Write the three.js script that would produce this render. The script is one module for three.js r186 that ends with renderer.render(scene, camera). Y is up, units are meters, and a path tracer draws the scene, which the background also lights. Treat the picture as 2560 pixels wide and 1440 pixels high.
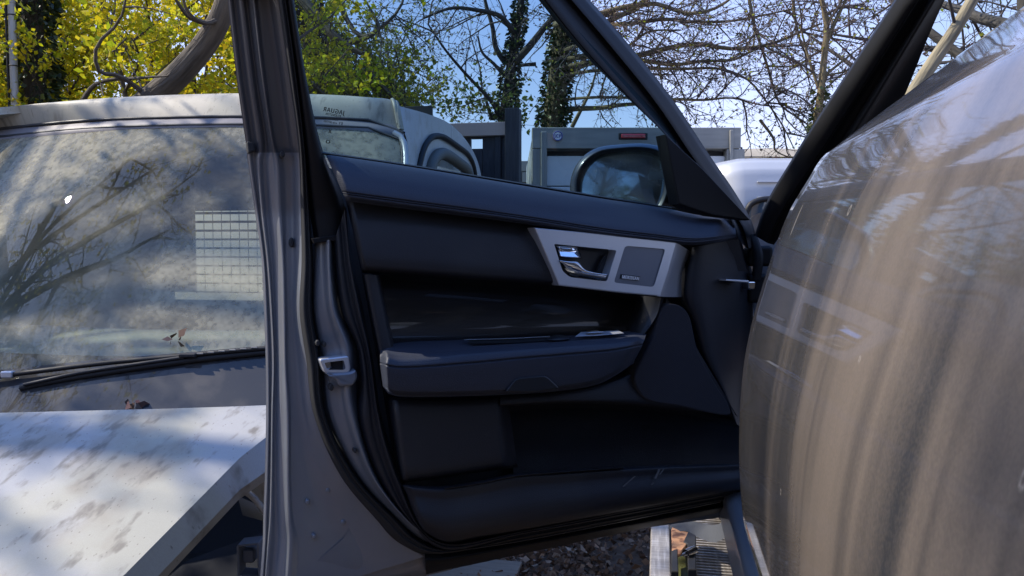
import * as THREE from 'three';
import { mergeGeometries, mergeVertices, toCreasedNormals } from 'three/addons/utils/BufferGeometryUtils.js';
import { RoundedBoxGeometry } from 'three/addons/geometries/RoundedBoxGeometry.js';
import { TextGeometry } from 'three/addons/geometries/TextGeometry.js';
import { FontLoader } from 'three/addons/loaders/FontLoader.js';

// ---------------------------------------------------------------- camera, sky, sun, exposure
const scene = new THREE.Scene();
const EYE = new THREE.Vector3(0, 1.6, 0), PITCH = -3.2 * Math.PI / 180, FOCAL = 1971;   // focal length in pixels of a 2560 x 1440 frame
const camera = new THREE.PerspectiveCamera(2 * Math.atan(720 / FOCAL) * 180 / Math.PI, 16 / 9, 0.02, 400);
camera.position.copy(EYE); camera.rotation.x = PITCH; scene.add(camera);
const renderer = new THREE.WebGLRenderer({ antialias: true });
renderer.toneMapping = THREE.LinearToneMapping; renderer.toneMappingExposure = 1.7;
renderer.shadowMap.enabled = true;
{ // clear spring sky: pale at the horizon, bluer overhead
  const W = 512, H = 256, d = new Float32Array(W * H * 4), s = new THREE.Vector3(-.703, .707, -.076).normalize(), v = new THREE.Vector3();
  for (let j = 0; j < H; j++) for (let i = 0; i < W; i++) {
    const el = ((j + .5) / H - .5) * Math.PI, az = ((i + .5) / W - .5) * 2 * Math.PI;
    v.set(Math.cos(az) * Math.cos(el), Math.sin(el), Math.sin(az) * Math.cos(el));
    const k = Math.exp(-Math.max(0, v.y) * 3.6), m = Math.pow(Math.max(0, v.dot(s)), 8) * .35, o = (j * W + i) * 4;
    d[o] = .10 + .72 * k + m; d[o + 1] = .26 + .60 * k + m; d[o + 2] = .76 + .22 * k + m * .9; d[o + 3] = 1;
    if (v.y < 0) { d[o] = .30; d[o + 1] = .28; d[o + 2] = .25; }
  }
  const t = new THREE.DataTexture(d, W, H, THREE.RGBAFormat, THREE.FloatType);
  t.mapping = THREE.EquirectangularReflectionMapping; t.magFilter = t.minFilter = THREE.LinearFilter; t.needsUpdate = true;
  scene.background = t; scene.environment = t;
}
const SUN = new THREE.Vector3(-.703, .707, -.076).normalize();
const sun = new THREE.DirectionalLight(new THREE.Color(1, .92, .80), 4);
sun.position.copy(SUN).multiplyScalar(40); sun.castShadow = true; sun.shadow.radius = 1;
Object.assign(sun.shadow.camera, { left: -20, right: 20, top: 20, bottom: -20, near: 1, far: 90 }); sun.shadow.mapSize.set(4096, 4096);
scene.add(sun, sun.target);

// ---------------------------------------------------------------- helpers
const V = (x, y, z) => new THREE.Vector3(x, y, z);
let seed = 7; const rnd = () => { seed = (seed + 0x6d2b79f5) | 0; let t = Math.imul(seed ^ (seed >>> 15), 1 | seed); t = (t + Math.imul(t ^ (t >>> 7), 61 | t)) ^ t; return ((t ^ (t >>> 14)) >>> 0) / 4294967296; };
const rr = (a, b) => a + (b - a) * rnd(), lerp = (a, b, t) => a + (b - a) * t, clamp = (x, a, b) => Math.min(b, Math.max(a, x)), sstep = (a, b, x) => { const t = clamp((x - a) / (b - a), 0, 1); return t * t * (3 - 2 * t); };
const cP = Math.cos(PITCH), sP = Math.sin(PITCH);
// a pixel of the photograph gives a direction, scaled to one metre of depth; P() is the point on it at a depth
function dir(u, v) { const x = (u - 1280) / FOCAL, y = (720 - v) / FOCAL, Y = y * cP + sP, Z = y * sP - cP; return V(x / -Z, Y / -Z, -1); }
const P = (u, v, z) => dir(u, v).multiplyScalar(z).add(EYE);
function hit(u, v, F, z0 = .25, z1 = 30) { // where that direction meets the surface F = 0
  const d = dir(u, v), at = z => F(d.clone().multiplyScalar(z).add(EYE)); let a = z0, fa = at(a), b = a;
  for (let i = 0; i < 240; i++) { b = Math.min(z1, a * 1.03); const fb = at(b); if (fa * fb <= 0) break; a = b; fa = fb; if (b >= z1) break; }
  for (let i = 0; i < 40; i++) { const m = (a + b) / 2, fm = at(m); if (fa * fm <= 0) b = m; else { a = m; fa = fm; } }
  return d.multiplyScalar((a + b) / 2).add(EYE);
}
const curve = pts => { const c = new THREE.CatmullRomCurve3(pts.map(p => V(p[0], p[1], p[2] || 0)), false, 'centripetal'); return t => c.getPoint(clamp(t, 0, 1)); };
const poly = pts => t => { const n = pts.length - 1, x = clamp(t, 0, 1) * n, i = Math.min(n - 1, Math.floor(x)), f = x - i, a = pts[i], b = pts[i + 1]; return V(lerp(a[0], b[0], f), lerp(a[1], b[1], f), lerp(a[2] || 0, b[2] || 0, f)); };
function gridGeo(nu, nv, at, uvOf) {
  const g = new THREE.BufferGeometry(), p = [], uv = [], ix = [];
  for (let j = 0; j <= nv; j++) for (let i = 0; i <= nu; i++) { const q = at(i / nu, j / nv); p.push(q.x, q.y, q.z); const w = uvOf ? uvOf(q, i / nu, j / nv) : [q.x, q.y]; uv.push(w[0], w[1]); }
  for (let j = 0; j < nv; j++) for (let i = 0; i < nu; i++) { const a = j * (nu + 1) + i, b = a + nu + 1; ix.push(a, b, a + 1, b, b + 1, a + 1); }
  g.setAttribute('position', new THREE.Float32BufferAttribute(p, 3)); g.setAttribute('uv', new THREE.Float32BufferAttribute(uv, 2)); g.setIndex(ix); g.computeVertexNormals(); return g;
}
const used = {};
const numbered = n => { used[n] = (used[n] || 0) + 1; return used[n] === 1 ? n : n + '_' + String(used[n] - 1).padStart(3, '0'); };
function sh(m) { m.castShadow = m.receiveShadow = true; return m; }
function thing(name, label, category, base = V(0, 0, 0), group) { const o = new THREE.Group(); o.name = numbered(name); o.position.copy(base); o.userData = { label, category }; if (group) o.userData.group = group; scene.add(o); return o; }
// world-space geometry becomes a child: moved by minus the thing's base
function add(name, geo, mat, parent, o = {}) {
  if (o.world !== false) { let b = V(0, 0, 0); for (let q = parent; q; q = q.parent) b.add(q.position); geo.translate(-b.x, -b.y, -b.z); }
  const m = sh(new THREE.Mesh(geo, mat)); m.name = name; if (o.kind) m.userData.kind = o.kind; if (o.label) m.userData.label = o.label; parent.add(m); return m;
}
function single(name, geo, mat, label, category, o = {}) { // a thing of one mesh
  geo.computeBoundingBox(); const b = geo.boundingBox, c = V((b.min.x + b.max.x) / 2, b.min.y, (b.min.z + b.max.z) / 2); geo.translate(-c.x, -c.y, -c.z);
  const m = sh(new THREE.Mesh(geo, mat)); m.position.copy(c); m.name = numbered(name); m.userData = o.kind ? { kind: o.kind } : {}; if (label) m.userData.label = label; if (category) m.userData.category = category; if (o.group) m.userData.group = o.group; scene.add(m); return m;
}
const box = (w, h, d, r = .004) => new RoundedBoxGeometry(w, h, d, 2, Math.min(r, w / 2.2, h / 2.2, d / 2.2));
const mg = a => mergeGeometries(a.map(g => { const q = g.index ? g.toNonIndexed() : g; for (const k of Object.keys(q.attributes)) if (!['position', 'normal', 'uv'].includes(k)) q.deleteAttribute(k); return q; }));
// box between two points, w across (towards side), t thick
function bar(a, b, w, t, side, r = .003) {
  const y = b.clone().sub(a), L = y.length(); y.normalize(); const z = side.clone().cross(y).normalize(), x = y.clone().cross(z).normalize(), g = box(w, L, t, r);
  g.applyMatrix4(new THREE.Matrix4().makeBasis(x, y, z).setPosition(a.clone().add(b).multiplyScalar(.5))); return g;
}
function tube(pts, r, n = 24, s = 8) { return new THREE.TubeGeometry(new THREE.CatmullRomCurve3(pts, false, 'centripetal'), n, r, s, false); }

// ---- noise and textures
const hsh = (x, y, s) => { let h = Math.imul(x | 0, 374761393) ^ Math.imul(y | 0, 668265263) ^ Math.imul(s | 0, 974711); h = Math.imul(h ^ (h >>> 13), 1274126177); return ((h ^ (h >>> 16)) >>> 0) / 4294967296; };
function vn(x, y, px, py, s = 0) { const i = Math.floor(x), j = Math.floor(y), f = x - i, g = y - j, u = f * f * (3 - 2 * f), v = g * g * (3 - 2 * g), w = (a, b) => hsh(((a % px) + px) % px, ((b % py) + py) % py, s); return lerp(lerp(w(i, j), w(i + 1, j), u), lerp(w(i, j + 1), w(i + 1, j + 1), u), v); }
function fbm(x, y, px, py, oct = 5, s = 0) { let a = .5, t = 0, n = 0; for (let k = 0; k < oct; k++) { t += a * vn(x * px, y * py, px, py, s + k); n += a; px *= 2; py *= 2; a *= .5; } return t / n; }
const enc = c => { c = clamp(c, 0, 1); return c <= .0031308 ? c * 12.92 : 1.055 * Math.pow(c, 1 / 2.4) - .055; };
function tex(w, h, fn, o = {}) {
  const d = new Uint8Array(w * h * 4);
  for (let j = 0; j < h; j++) for (let i = 0; i < w; i++) { const c = fn((i + .5) / w, (j + .5) / h, i, j), k = (j * w + i) * 4; for (let n = 0; n < 3; n++) d[k + n] = Math.round(255 * (o.data ? clamp(Array.isArray(c) ? c[n] : c, 0, 1) : enc(c[n]))); d[k + 3] = 255; }
  const t = new THREE.DataTexture(d, w, h); t.magFilter = THREE.LinearFilter; t.minFilter = THREE.LinearMipmapLinearFilter; t.generateMipmaps = true; t.wrapS = t.wrapT = THREE.RepeatWrapping; if (!o.data) t.colorSpace = THREE.SRGBColorSpace; t.needsUpdate = true;
  if (o.size) t.repeat.set(1 / o.size[0], 1 / o.size[1]); return t;
}
const mix3 = (a, b, t) => [lerp(a[0], b[0], t), lerp(a[1], b[1], t), lerp(a[2], b[2], t)];
const col = (r, g, b) => new THREE.Color().setRGB(r, g, b);
const std = o => new THREE.MeshStandardMaterial({ side: THREE.DoubleSide, ...o });
const phy = o => new THREE.MeshPhysicalMaterial({ side: THREE.DoubleSide, ...o });

// ---- materials
const grainT = tex(256, 256, (x, y) => { let b = 0; for (let k = 0; k < 2; k++) { const s = k ? 40 : 22; let m = 9; const X = x * s, Y = y * s; for (let a = -1; a <= 1; a++) for (let c = -1; c <= 1; c++) { const i = Math.floor(X) + a, j = Math.floor(Y) + c, ii = ((i % s) + s) % s, jj = ((j % s) + s) % s; m = Math.min(m, Math.hypot(i + hsh(ii, jj, 3 + k) - X, j + hsh(ii, jj, 8 + k) - Y)); } b += m * (k ? .4 : .6); } return b; }, { data: true, size: [.05, .05] });
const scuffT = tex(512, 512, (x, y) => .42 + .35 * fbm(x, y, 5, 5, 6, 21) + .18 * Math.pow(fbm(x, y, 3, 60, 3, 31), 3), { data: true, size: [.5, .5] });
const dustyCol = (c, d, k, s) => tex(512, 512, (x, y) => { const f = sstep(.42, .75, fbm(x, y, 4, 4, 7, s)), g = hsh(x * 512, y * 512, s + 5) > .9965 ? .5 : 0; return mix3(c, d, clamp(f * k + g * k, 0, 1)); }, { size: [.45, .45] });
const M = {
  paint: phy({ map: dustyCol([.17, .185, .21], [.21, .215, .22], .5, 40), roughness: .42, metalness: .3, clearcoat: .7, clearcoatRoughness: .16 }),
  seal: std({ color: col(.014, .014, .015), roughness: .62 }),
  rubber: std({ color: col(.02, .02, .021), roughness: .75 }),
  frameBlack: phy({ color: col(.008, .008, .009), roughness: .55, specularIntensity: .45 }),
  pad: phy({ color: col(.020, .025, .040), roughness: .58, bumpMap: grainT, bumpScale: .0004, sheen: .25, sheenColor: col(.3, .35, .5), sheenRoughness: .5 }),
  trim: phy({ map: dustyCol([.009, .010, .0145], [.019, .020, .023], .6, 60), roughness: .55, roughnessMap: null, bumpMap: grainT, bumpScale: .0003 }),
  trimSmooth: std({ color: col(.010, .011, .014), roughness: .42 }),
  glossBlack: phy({ color: col(.009, .009, .010), roughness: .5, clearcoat: .6, clearcoatRoughness: .06 }),  // glossy near-black finish, used only for the cavity above the armrest
  cloth: std({ color: col(.022, .021, .026), roughness: .95, bumpMap: tex(64, 64, (x, y) => .5 + .5 * Math.sin(x * 50.27) * Math.sin(y * 50.27), { data: true, size: [.03, .03] }), bumpScale: .0004 }),
  silver: phy({ color: col(.58, .60, .64), metalness: .7, roughness: .42, bumpMap: scuffT, bumpScale: .00005 }),
  chrome: std({ color: col(.86, .86, .87), metalness: 1, roughness: .07 }),
  grille: std({ map: tex(128, 128, (x, y) => { const r = Math.floor(y * 16), a = x * 16 + (r % 2) * .5, d = Math.hypot(a - Math.floor(a) - .5, y * 16 - r - .5); return mix3([.02, .022, .03], [.20, .22, .26], sstep(.22, .34, d)); }, { size: [.024, .024] }), roughness: .45, metalness: .4 }),
  black: std({ color: col(.006, .006, .007), roughness: .6 }),
  white: std({ color: col(.75, .75, .74), roughness: .5 }),
  ink: std({ color: col(.03, .035, .03), roughness: .6 }),
  doorGlass: phy({ color: col(.40, .56, .63), transmission: 1, thickness: 0, roughness: 0, ior: 1.5 }),
  clearGlass: phy({ color: col(.86, .92, .9), transmission: 1, thickness: 0, roughness: 0, ior: 1.5 }),
  mirror: std({ color: col(.72, .76, .76), metalness: 1, roughness: .07 }),
};
// ================================================================ the car on the truck bed
const AX = V(.184, 0, -.983).normalize();                       // the way the car points
const INW = V(.983, 0, .184).normalize();                       // across the car, away from the open side
const DECK_Y = .75;
const deckAt = (along, across, y = DECK_Y) => V(.36, y, -2.02).addScaledVector(AX, along).addScaledVector(INW, across);
const CAR0 = deckAt(0, .95);
const car = thing('saloon_car', 'dark grey saloon car with its front passenger door standing open', 'car', CAR0);

const carAt = (along, out, y) => deckAt(along, .09 + out, y);
// ---- front door: local x runs along the door to the hinge, y up, z towards the cabin side
const HINGE = V(.51, 0, -1.77), DX = V(.902, 0, -.431).normalize(), DN = V(.431, 0, .902).normalize();
const doorYaw = Math.atan2(.431, .902), LEAN = .30, LEAN_Y = 1.66;
const toDoor = X => { const q = X.clone().sub(HINGE); return V(q.dot(DX), X.y, q.dot(DN)); };
const doorF = h => X => X.clone().sub(HINGE).dot(DN) - LEAN * Math.max(0, X.y - LEAN_Y) - h;
const D = (u, v, h) => toDoor(hit(u, v, doorF(h), .6, 3.2));
// columns or rows of pixels, each on its own relief height; profile: [[fraction, height], ...]
function relief(A, B, prof, nu, o = {}) {
  const fr = []; for (let k = 0; k < prof.length - 1; k++) { const n = o.sub || 3; for (let i = 0; i < n; i++) fr.push([lerp(prof[k][0], prof[k + 1][0], i / n), k + i / n]); } fr.push([prof.at(-1)[0], prof.length - 1]);
  const hAt = k => { const i = Math.min(prof.length - 2, Math.floor(k)), f = k - i, p = j => prof[clamp(j, 0, prof.length - 1)][1]; const a = p(i), b = p(i + 1), m0 = (b - p(i - 1)) / 2, m1 = (p(i + 2) - a) / 2, f2 = f * f, f3 = f2 * f; return o.hard ? lerp(a, b, f) : (2 * f3 - 3 * f2 + 1) * a + (f3 - 2 * f2 + f) * m0 + (-2 * f3 + 3 * f2) * b + (f3 - f2) * m1; };
  return gridGeo(nu, fr.length - 1, (s, t) => { const [f, k] = fr[Math.round(t * (fr.length - 1))], a = A(s), b = B(s), e = o.edge ? o.edge(s, f) : 0; return D(lerp(a.x, b.x, f), lerp(a.y, b.y, f), hAt(k) + e); });
}
function columns(cs, hs, nu, sub = 2) { // several pixel curves side by side
  const n = (cs.length - 1) * sub;
  return gridGeo(nu, n, (s, t) => { const x = t * (cs.length - 1), i = Math.min(cs.length - 2, Math.floor(x + 1e-6)), f = x - i, a = cs[i](s), b = cs[i + 1](s); const e = f * f * (3 - 2 * f); return D(lerp(a.x, b.x, f), lerp(a.y, b.y, f), lerp(hs[i], hs[i + 1], e)); });
}
function slab(px, h0, h1, bevel = .002, holes = [], smooth = false) { // pixel outline on the door, from height h0 to h1
  const pt = l => { let q = l; if (smooth) { const c = new THREE.CatmullRomCurve3(l.map(p => V(p[0], p[1], 0)), true, 'centripetal'); q = c.getPoints(l.length * 6).slice(0, -1).map(p => [p.x, p.y]); } return q.map(([u, v]) => { const p = D(u, v, h1); return new THREE.Vector2(p.x, p.y); }); };
  const s = new THREE.Shape(pt(px)); for (const q of holes) s.holes.push(new THREE.Path(pt(q)));
  const g = new THREE.ExtrudeGeometry(s, { depth: Math.max(.0005, h1 - h0 - 2 * bevel), bevelEnabled: bevel > 0, bevelSize: bevel * .8, bevelOffset: -bevel * .8, bevelThickness: bevel, bevelSegments: 2, curveSegments: 6 });
  g.translate(0, 0, h0 + bevel); const p = D(px[0][0], px[0][1], h1); if (p.y > LEAN_Y) g.translate(0, 0, p.z - h1); return g;
}
const roundPx = (pts, r, n = 3) => { const out = []; pts.forEach((p, i) => { const a = pts[(i + pts.length - 1) % pts.length], b = pts[(i + 1) % pts.length], k = (q) => { const L = Math.hypot(q[0] - p[0], q[1] - p[1]), m = Math.min(r, L * .45) / L; return [lerp(p[0], q[0], m), lerp(p[1], q[1], m)]; }, s = k(a), e = k(b); for (let j = 0; j <= n; j++) { const t = j / n; out.push([0, 1].map(c => (1 - t) * (1 - t) * s[c] + 2 * t * (1 - t) * p[c] + t * t * e[c])); } }); return out; };

// shell: folded steel edge of the door, seen along its closing face
const VS = [-25, 200, 370, 400, 527, 652, 777, 902, 1035, 1191, 1300, 1347, 1450];
const colAt = us => curve(us.map((u, i) => Array.isArray(u) ? u : [u, VS[i]]));
const c0 = colAt([566, 592, 616, 619, 637, 654, 660, 664, 665, 662, 658, 657, 650]);
const c0b = colAt([574, 600, 624, 626, 644, 660, 667, 671, 672, 669, 665, 664, 657]);
const c1 = colAt([584, 610, 634, 635, 649, 664, 672, 677, 676, 674, 671, 668, 660]);
const c2 = colAt([603, 630, 652, 648, 656, 670, 679, 684, 681, 679, 676, 672, 665]);
const c3 = colAt([614, 642, 666, 660, 668, 679, 685, 689, 688, 688, 690, 690, 680]);
const c3b = colAt([624, 650, 676, 680, 684, 694, 699, 702, 704, 706, 708, 710, 704]);
const c4 = colAt([632, 658, 684, 692, 700, 708, 711, 713, 720, 721, 724, 727, 722]);
const c5 = colAt([642, 668, 694, 707, 714, 715, 719, 720, 728, 729, 736, 748, 745]);
const c5b = colAt([664, 694, 717, 726, 730, 731, 732, 740, 752, 786, [834, 1300], [858, 1347], [900, 1440]]);
const c6 = colAt([692, 724, 747, 750, 752, 754, 749, 766, 784, 852, [942, 1300], [984, 1347], [1060, 1392]]);
const sub = (c, a, b) => t => c(lerp(a, b, t)), SPLIT = 2.35 / 12, allC = [c0, c0b, c1, c2, c3, c3b, c4, c5, c5b, c6];
const frontDoor = add('front_door', columns(allC.map(c => sub(c, SPLIT, 1)), [-.128, -.122, -.126, -.108, -.114, -.098, -.082, -.088, -.086, -.060], 90, 3), M.paint, car, { world: false, label: 'open front passenger door showing its black inner trim' });
frontDoor.position.copy(HINGE).sub(CAR0); frontDoor.position.y = -CAR0.y; frontDoor.rotation.y = doorYaw;
const part = (name, geo, mat, o = {}) => add(name, geo, mat, frontDoor, { world: false, ...o });

part('window_upright', columns(allC.map(c => sub(c, 0, SPLIT)), [-.128, -.122, -.126, -.108, -.114, -.098, -.082, -.088, -.086, -.060], 30, 3), phy({ color: col(.065, .066, .072), roughness: .40, clearcoat: .5, clearcoatRoughness: .15 }));  // same paint as the shell, its shading put into this darker colour
part('upright_cap', slab(roundPx([[617, 352], [634, 356], [640, 378], [620, 384]], 6), -.135, -.112, .004), M.rubber);
// outer skin behind everything and the folded bottom edge
part('outer_skin', relief(t => c0(lerp(.24, 1, t)).add(V(7, 0, 0)), curve([[1500, 505], [1700, 545], [1866, 640], [1876, 900], [1868, 1150], [1866, 1285]]), [[0, -.131], [.5, -.165], [1, -.14]], 30), M.paint);
part('bottom_edge', columns([curve([[1060, 1345], [1110, 1348], [1300, 1325], [1600, 1270], [1880, 1215]]), curve([[1062, 1386], [1110, 1386], [1300, 1357], [1600, 1300], [1870, 1249]]), curve([[1063, 1404], [1110, 1400], [1300, 1366], [1600, 1308], [1858, 1258]]), curve([[1064, 1424], [1110, 1414], [1300, 1376], [1620, 1311], [1860, 1262]]), curve([[1066, 1438], [1110, 1427], [1300, 1386], [1626, 1318], [1862, 1268]])], [-.09, -.06, -.05, -.075, -.128], 40), M.frameBlack);
part('lower_corner', columns([curve([[900, 1262], [984, 1342], [1062, 1384], [1150, 1374]]), curve([[858, 1347], [900, 1400], [1000, 1418], [1120, 1398]]), curve([[748, 1440], [860, 1450], [1000, 1438], [1125, 1412]]), curve([[735, 1475], [860, 1475], [1010, 1452], [1130, 1424]])], [-.075, -.083, -.09, -.128], 24, 3), M.paint);
// seal round the opening
const sealA = curve([[690, -25], [722, 200], [745, 370], [750, 527], [752, 652], [747, 777], [764, 902], [782, 1035], [850, 1191], [940, 1300], [982, 1347], [1060, 1385], [1300, 1350], [1600, 1294], [1856, 1244]]);
const sealB = curve([[716, -25], [746, 200], [764, 370], [776, 527], [783, 652], [783, 777], [802, 902], [815, 1035], [892, 1191], [1000, 1303], [1046, 1347], [1110, 1372], [1310, 1334], [1600, 1278], [1856, 1230]]);
part('door_seal', relief(sealA, sealB, [[0, -.075], [.12, -.045], [.4, -.030], [.6, -.036], [.8, -.028], [1, -.06]], 90, { sub: 2 }), M.seal);
part('seal_bead', relief(curve([[1180, 1369], [1300, 1350], [1600, 1292], [1800, 1252]]), curve([[1184, 1373], [1302, 1354], [1602, 1296], [1802, 1256]]), [[0, -.03], [.5, -.024], [1, -.03]], 20, { sub: 2 }), M.trimSmooth);
// black plastic on the rear window upright
part('window_upright_trim', relief(curve([[712, -25], [744, 200], [762, 370], [774, 527], [786, 606]]), curve([[731, -25], [767, 200], [808, 380], [858, 500], [872, 600]]), [[0, -.05], [.15, -.03], [.5, -.022], [.85, -.026], [1, -.05]], 40), M.frameBlack);
part('upright_trim_foot', slab([[780, 596], [868, 585], [866, 598], [786, 609]], -.05, -.015, .002), M.frameBlack);
// inner steel with the latch
const inA = curve([[784, 600], [782, 680], [780, 780], [801, 900], [815, 1035], [892, 1191], [975, 1282], [1046, 1345], [1120, 1374]]);
const inB = curve([[834, 600], [838, 690], [852, 780], [889, 868], [893, 1000], [940, 1180], [1012, 1286], [1080, 1345], [1130, 1366]]);
const latchPanel = part('latch_panel', relief(inA, inB, [[0, -.065], [.12, -.04], [.5, -.028], [.72, -.012], [.85, -.016], [1, -.05]], 80), M.paint);
const latch = part('latch_recess', slab(roundPx([[798, 898], [872, 889], [878, 924], [870, 934], [812, 934]], 8), -.04, -.008, .003, [roundPx([[806, 904], [862, 897], [868, 922], [860, 928], [816, 928]], 6)]), M.silver);
part('latch_slot', slab([[804, 902], [866, 895], [871, 926], [812, 931]], -.06, -.02, .001), M.black);
part('latch_claw', slab(roundPx([[806, 906], [826, 900], [832, 916], [822, 926], [812, 922]], 5), -.03, -.012, .003), M.chrome);
part('latch_bracket', slab(roundPx([[812, 934], [874, 930], [892, 922], [896, 946], [884, 966], [848, 968], [840, 950]], 10), -.03, -.004, .006), M.paint);
for (const [u, v, r] of [[795, 858, 5], [812, 861, 5], [829, 969, 6], [889, 1128, 4], [707, 385, 6]]) part('plug', slab([...Array(10)].map((_, i) => [u + r * Math.cos(i * .628), v + r * 1.5 * Math.sin(i * .628)]), u < 720 ? -.09 : -.03, u < 720 ? -.07 : -.014, .002), M.rubber);
for (const [u, v] of [[730, 606], [821, 1227], [770, 1256], [859, 1307], [786, 1342]]) part('hole_plug', slab([...Array(12)].map((_, i) => [u + 6 * Math.cos(i * .5236), v + (v < 700 ? 12 : 7) * Math.sin(i * .5236)]), -.10, v < 700 ? -.076 : -.078, .003), v < 700 ? M.rubber : M.paint);
// trim edging
part('trim_edging', relief(curve([[834, 606], [840, 700], [855, 790], [892, 868], [898, 960], [892, 1035], [937, 1180], [1012, 1290], [1100, 1372], [1300, 1338], [1600, 1282], [1856, 1234]]), curve([[868, 505], [884, 652], [907, 770], [932, 900], [952, 1035], [976, 1120], [1012, 1220], [1062, 1330], [1120, 1358], [1310, 1326], [1600, 1270], [1856, 1222]]), [[0, -.06], [.08, -.02], [.35, -.006], [.6, -.012], [.78, .004], [.9, -.004], [1, -.06]], 90, { sub: 2 }), M.trim);
part('trim_backing', relief(curve([[866, 505], [905, 690], [958, 985], [1000, 1210], [1060, 1330], [1118, 1358]]), curve([[1842, 560], [1872, 700], [1866, 850], [1854, 1000], [1852, 1130], [1856, 1228]]), [[0, -.06], [.1, -.118], [.5, -.122], [1, -.115]], 24), M.trim);
// upper pad, stitched
const padT = curve([[813, 384], [1000, 411], [1300, 461], [1500, 494], [1640, 515], [1745, 537], [1834, 545]]), padB = curve([[866, 503], [1000, 521], [1300, 559], [1500, 590], [1640, 606], [1735, 613], [1842, 598]]);
const endRoll = (s, f) => -.018 * Math.pow(1 - sstep(0, .018, s), 2) - .07 * Math.pow(sstep(.9, 1, s), 2);
part('upper_pad', relief(padT, padB, [[0, -.05], [.03, -.018], [.14, .004], [.35, .026], [.6, .042], [.76, .050], [.795, .050], [.805, .0475], [.815, .050], [.84, .050], [.85, .047], [.862, .050], [.93, .048], [.98, .036], [1, .004]], 90, { sub: 2, edge: endRoll }), M.pad);
// middle panel
part('middle_panel', relief(curve([[864, 500], [1000, 514], [1200, 538], [1338, 556], [1400, 564]]), curve([[906, 682], [1000, 688], [1200, 702], [1396, 716], [1410, 717]]), [[0, .006], [.1, .012], [.3, .024], [.7, .031], [.88, .030], [.96, .020], [1, -.03]], 50, { edge: s => -.03 * Math.pow(1 - sstep(0, .02, s), 2) }), M.trim);
part('upper_filler', relief(curve([[1330, 566], [1500, 588], [1640, 604], [1735, 612], [1846, 598]]), curve([[1330, 600], [1500, 620], [1640, 640], [1735, 660], [1868, 680]]), [[0, -.01], [1, -.03]], 30), M.trim);
// brushed metal panel with handle and speaker openings
const cut = roundPx([[1381, 606], [1545, 623], [1519, 707], [1424, 696], [1404, 680]], 9), spk = roundPx([[1561, 611], [1667, 620], [1636, 721], [1531, 709]], 11);
part('metal_panel', slab([[1336, 569], [1500, 584], [1680, 604], [1692, 607], [1672, 680], [1652, 741], [1560, 733], [1398, 714]], .014, .046, .003, [cut, spk]), M.silver);
part('metal_panel_return', columns([curve([[1680, 606], [1662, 680], [1643, 740]]), curve([[1688, 607], [1669, 680], [1650, 741]]), curve([[1697, 610], [1678, 680], [1660, 742]]), curve([[1727, 629], [1707, 678], [1704, 743]])], [.0455, .0455, .040, -.015], 16, 3), M.silver);
part('handle_cup', slab(cut.map(([u, v]) => [lerp(1465, u, 1.06), lerp(652, v, 1.06)]), .004, .016, .001), M.trimSmooth);
part('handle_cup_rib', relief(curve([[1490, 676], [1498, 655], [1508, 638]]), curve([[1494, 677], [1503, 656], [1514, 639]]), [[0, .014], [.5, .026], [1, .014]], 10), M.trimSmooth);
part('release_flap', relief(curve([[1385, 611], [1410, 613], [1443, 615]]), curve([[1397, 643], [1425, 645], [1457, 646]]), [[0, .020], [.06, .040], [.12, .046], [.45, .040], [.85, .046], [.95, .045], [1, .03]], 20, { edge: s => -.012 * Math.pow(Math.abs(s * 2 - 1), 6) }), M.chrome);
part('release_lever', relief(curve([[1398, 648], [1425, 650], [1447, 651], [1464, 671], [1488, 679], [1519, 683]]), curve([[1405, 664], [1411, 678], [1424, 687], [1455, 693], [1485, 697], [1511, 701]]), [[0, .022], [.08, .044], [.2, .050], [.5, .047], [.8, .036], [1, .018]], 36, { edge: s => .012 * s }), M.chrome);
part('speaker_grille', slab(spk.map(([u, v]) => [lerp(1599, u, 1.02), lerp(665, v, 1.02)]), .030, .0435, .001), M.grille);
part('badge', slab([[1553, 685], [1601, 691], [1598, 703], [1550, 696]], .043, .0455, .0008), M.black);
// cavity above the armrest
part('cavity', relief(curve([[930, 684], [1200, 700], [1400, 716], [1620, 744]]), curve([[975, 870], [1200, 862], [1400, 850], [1600, 838]]), [[0, -.01], [.1, -.07], [.5, -.085], [.85, -.08], [1, -.06]], 30), M.glossBlack);
part('cavity_side', relief(curve([[905, 686], [925, 790], [955, 940], [962, 985]]), curve([[950, 688], [968, 780], [986, 862], [992, 880]]), [[0, -.02], [.15, .012], [.6, .014], [.9, .006], [1, -.05]], 30), M.trim);
part('pull_strut', relief(curve([[1592, 738], [1582, 780], [1560, 836]]), curve([[1660, 745], [1648, 790], [1615, 836]]), [[0, -.045], [.2, -.012], [.5, .006], [.85, .020], [.95, .018], [1, -.03]], 20), M.trimSmooth);
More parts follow.
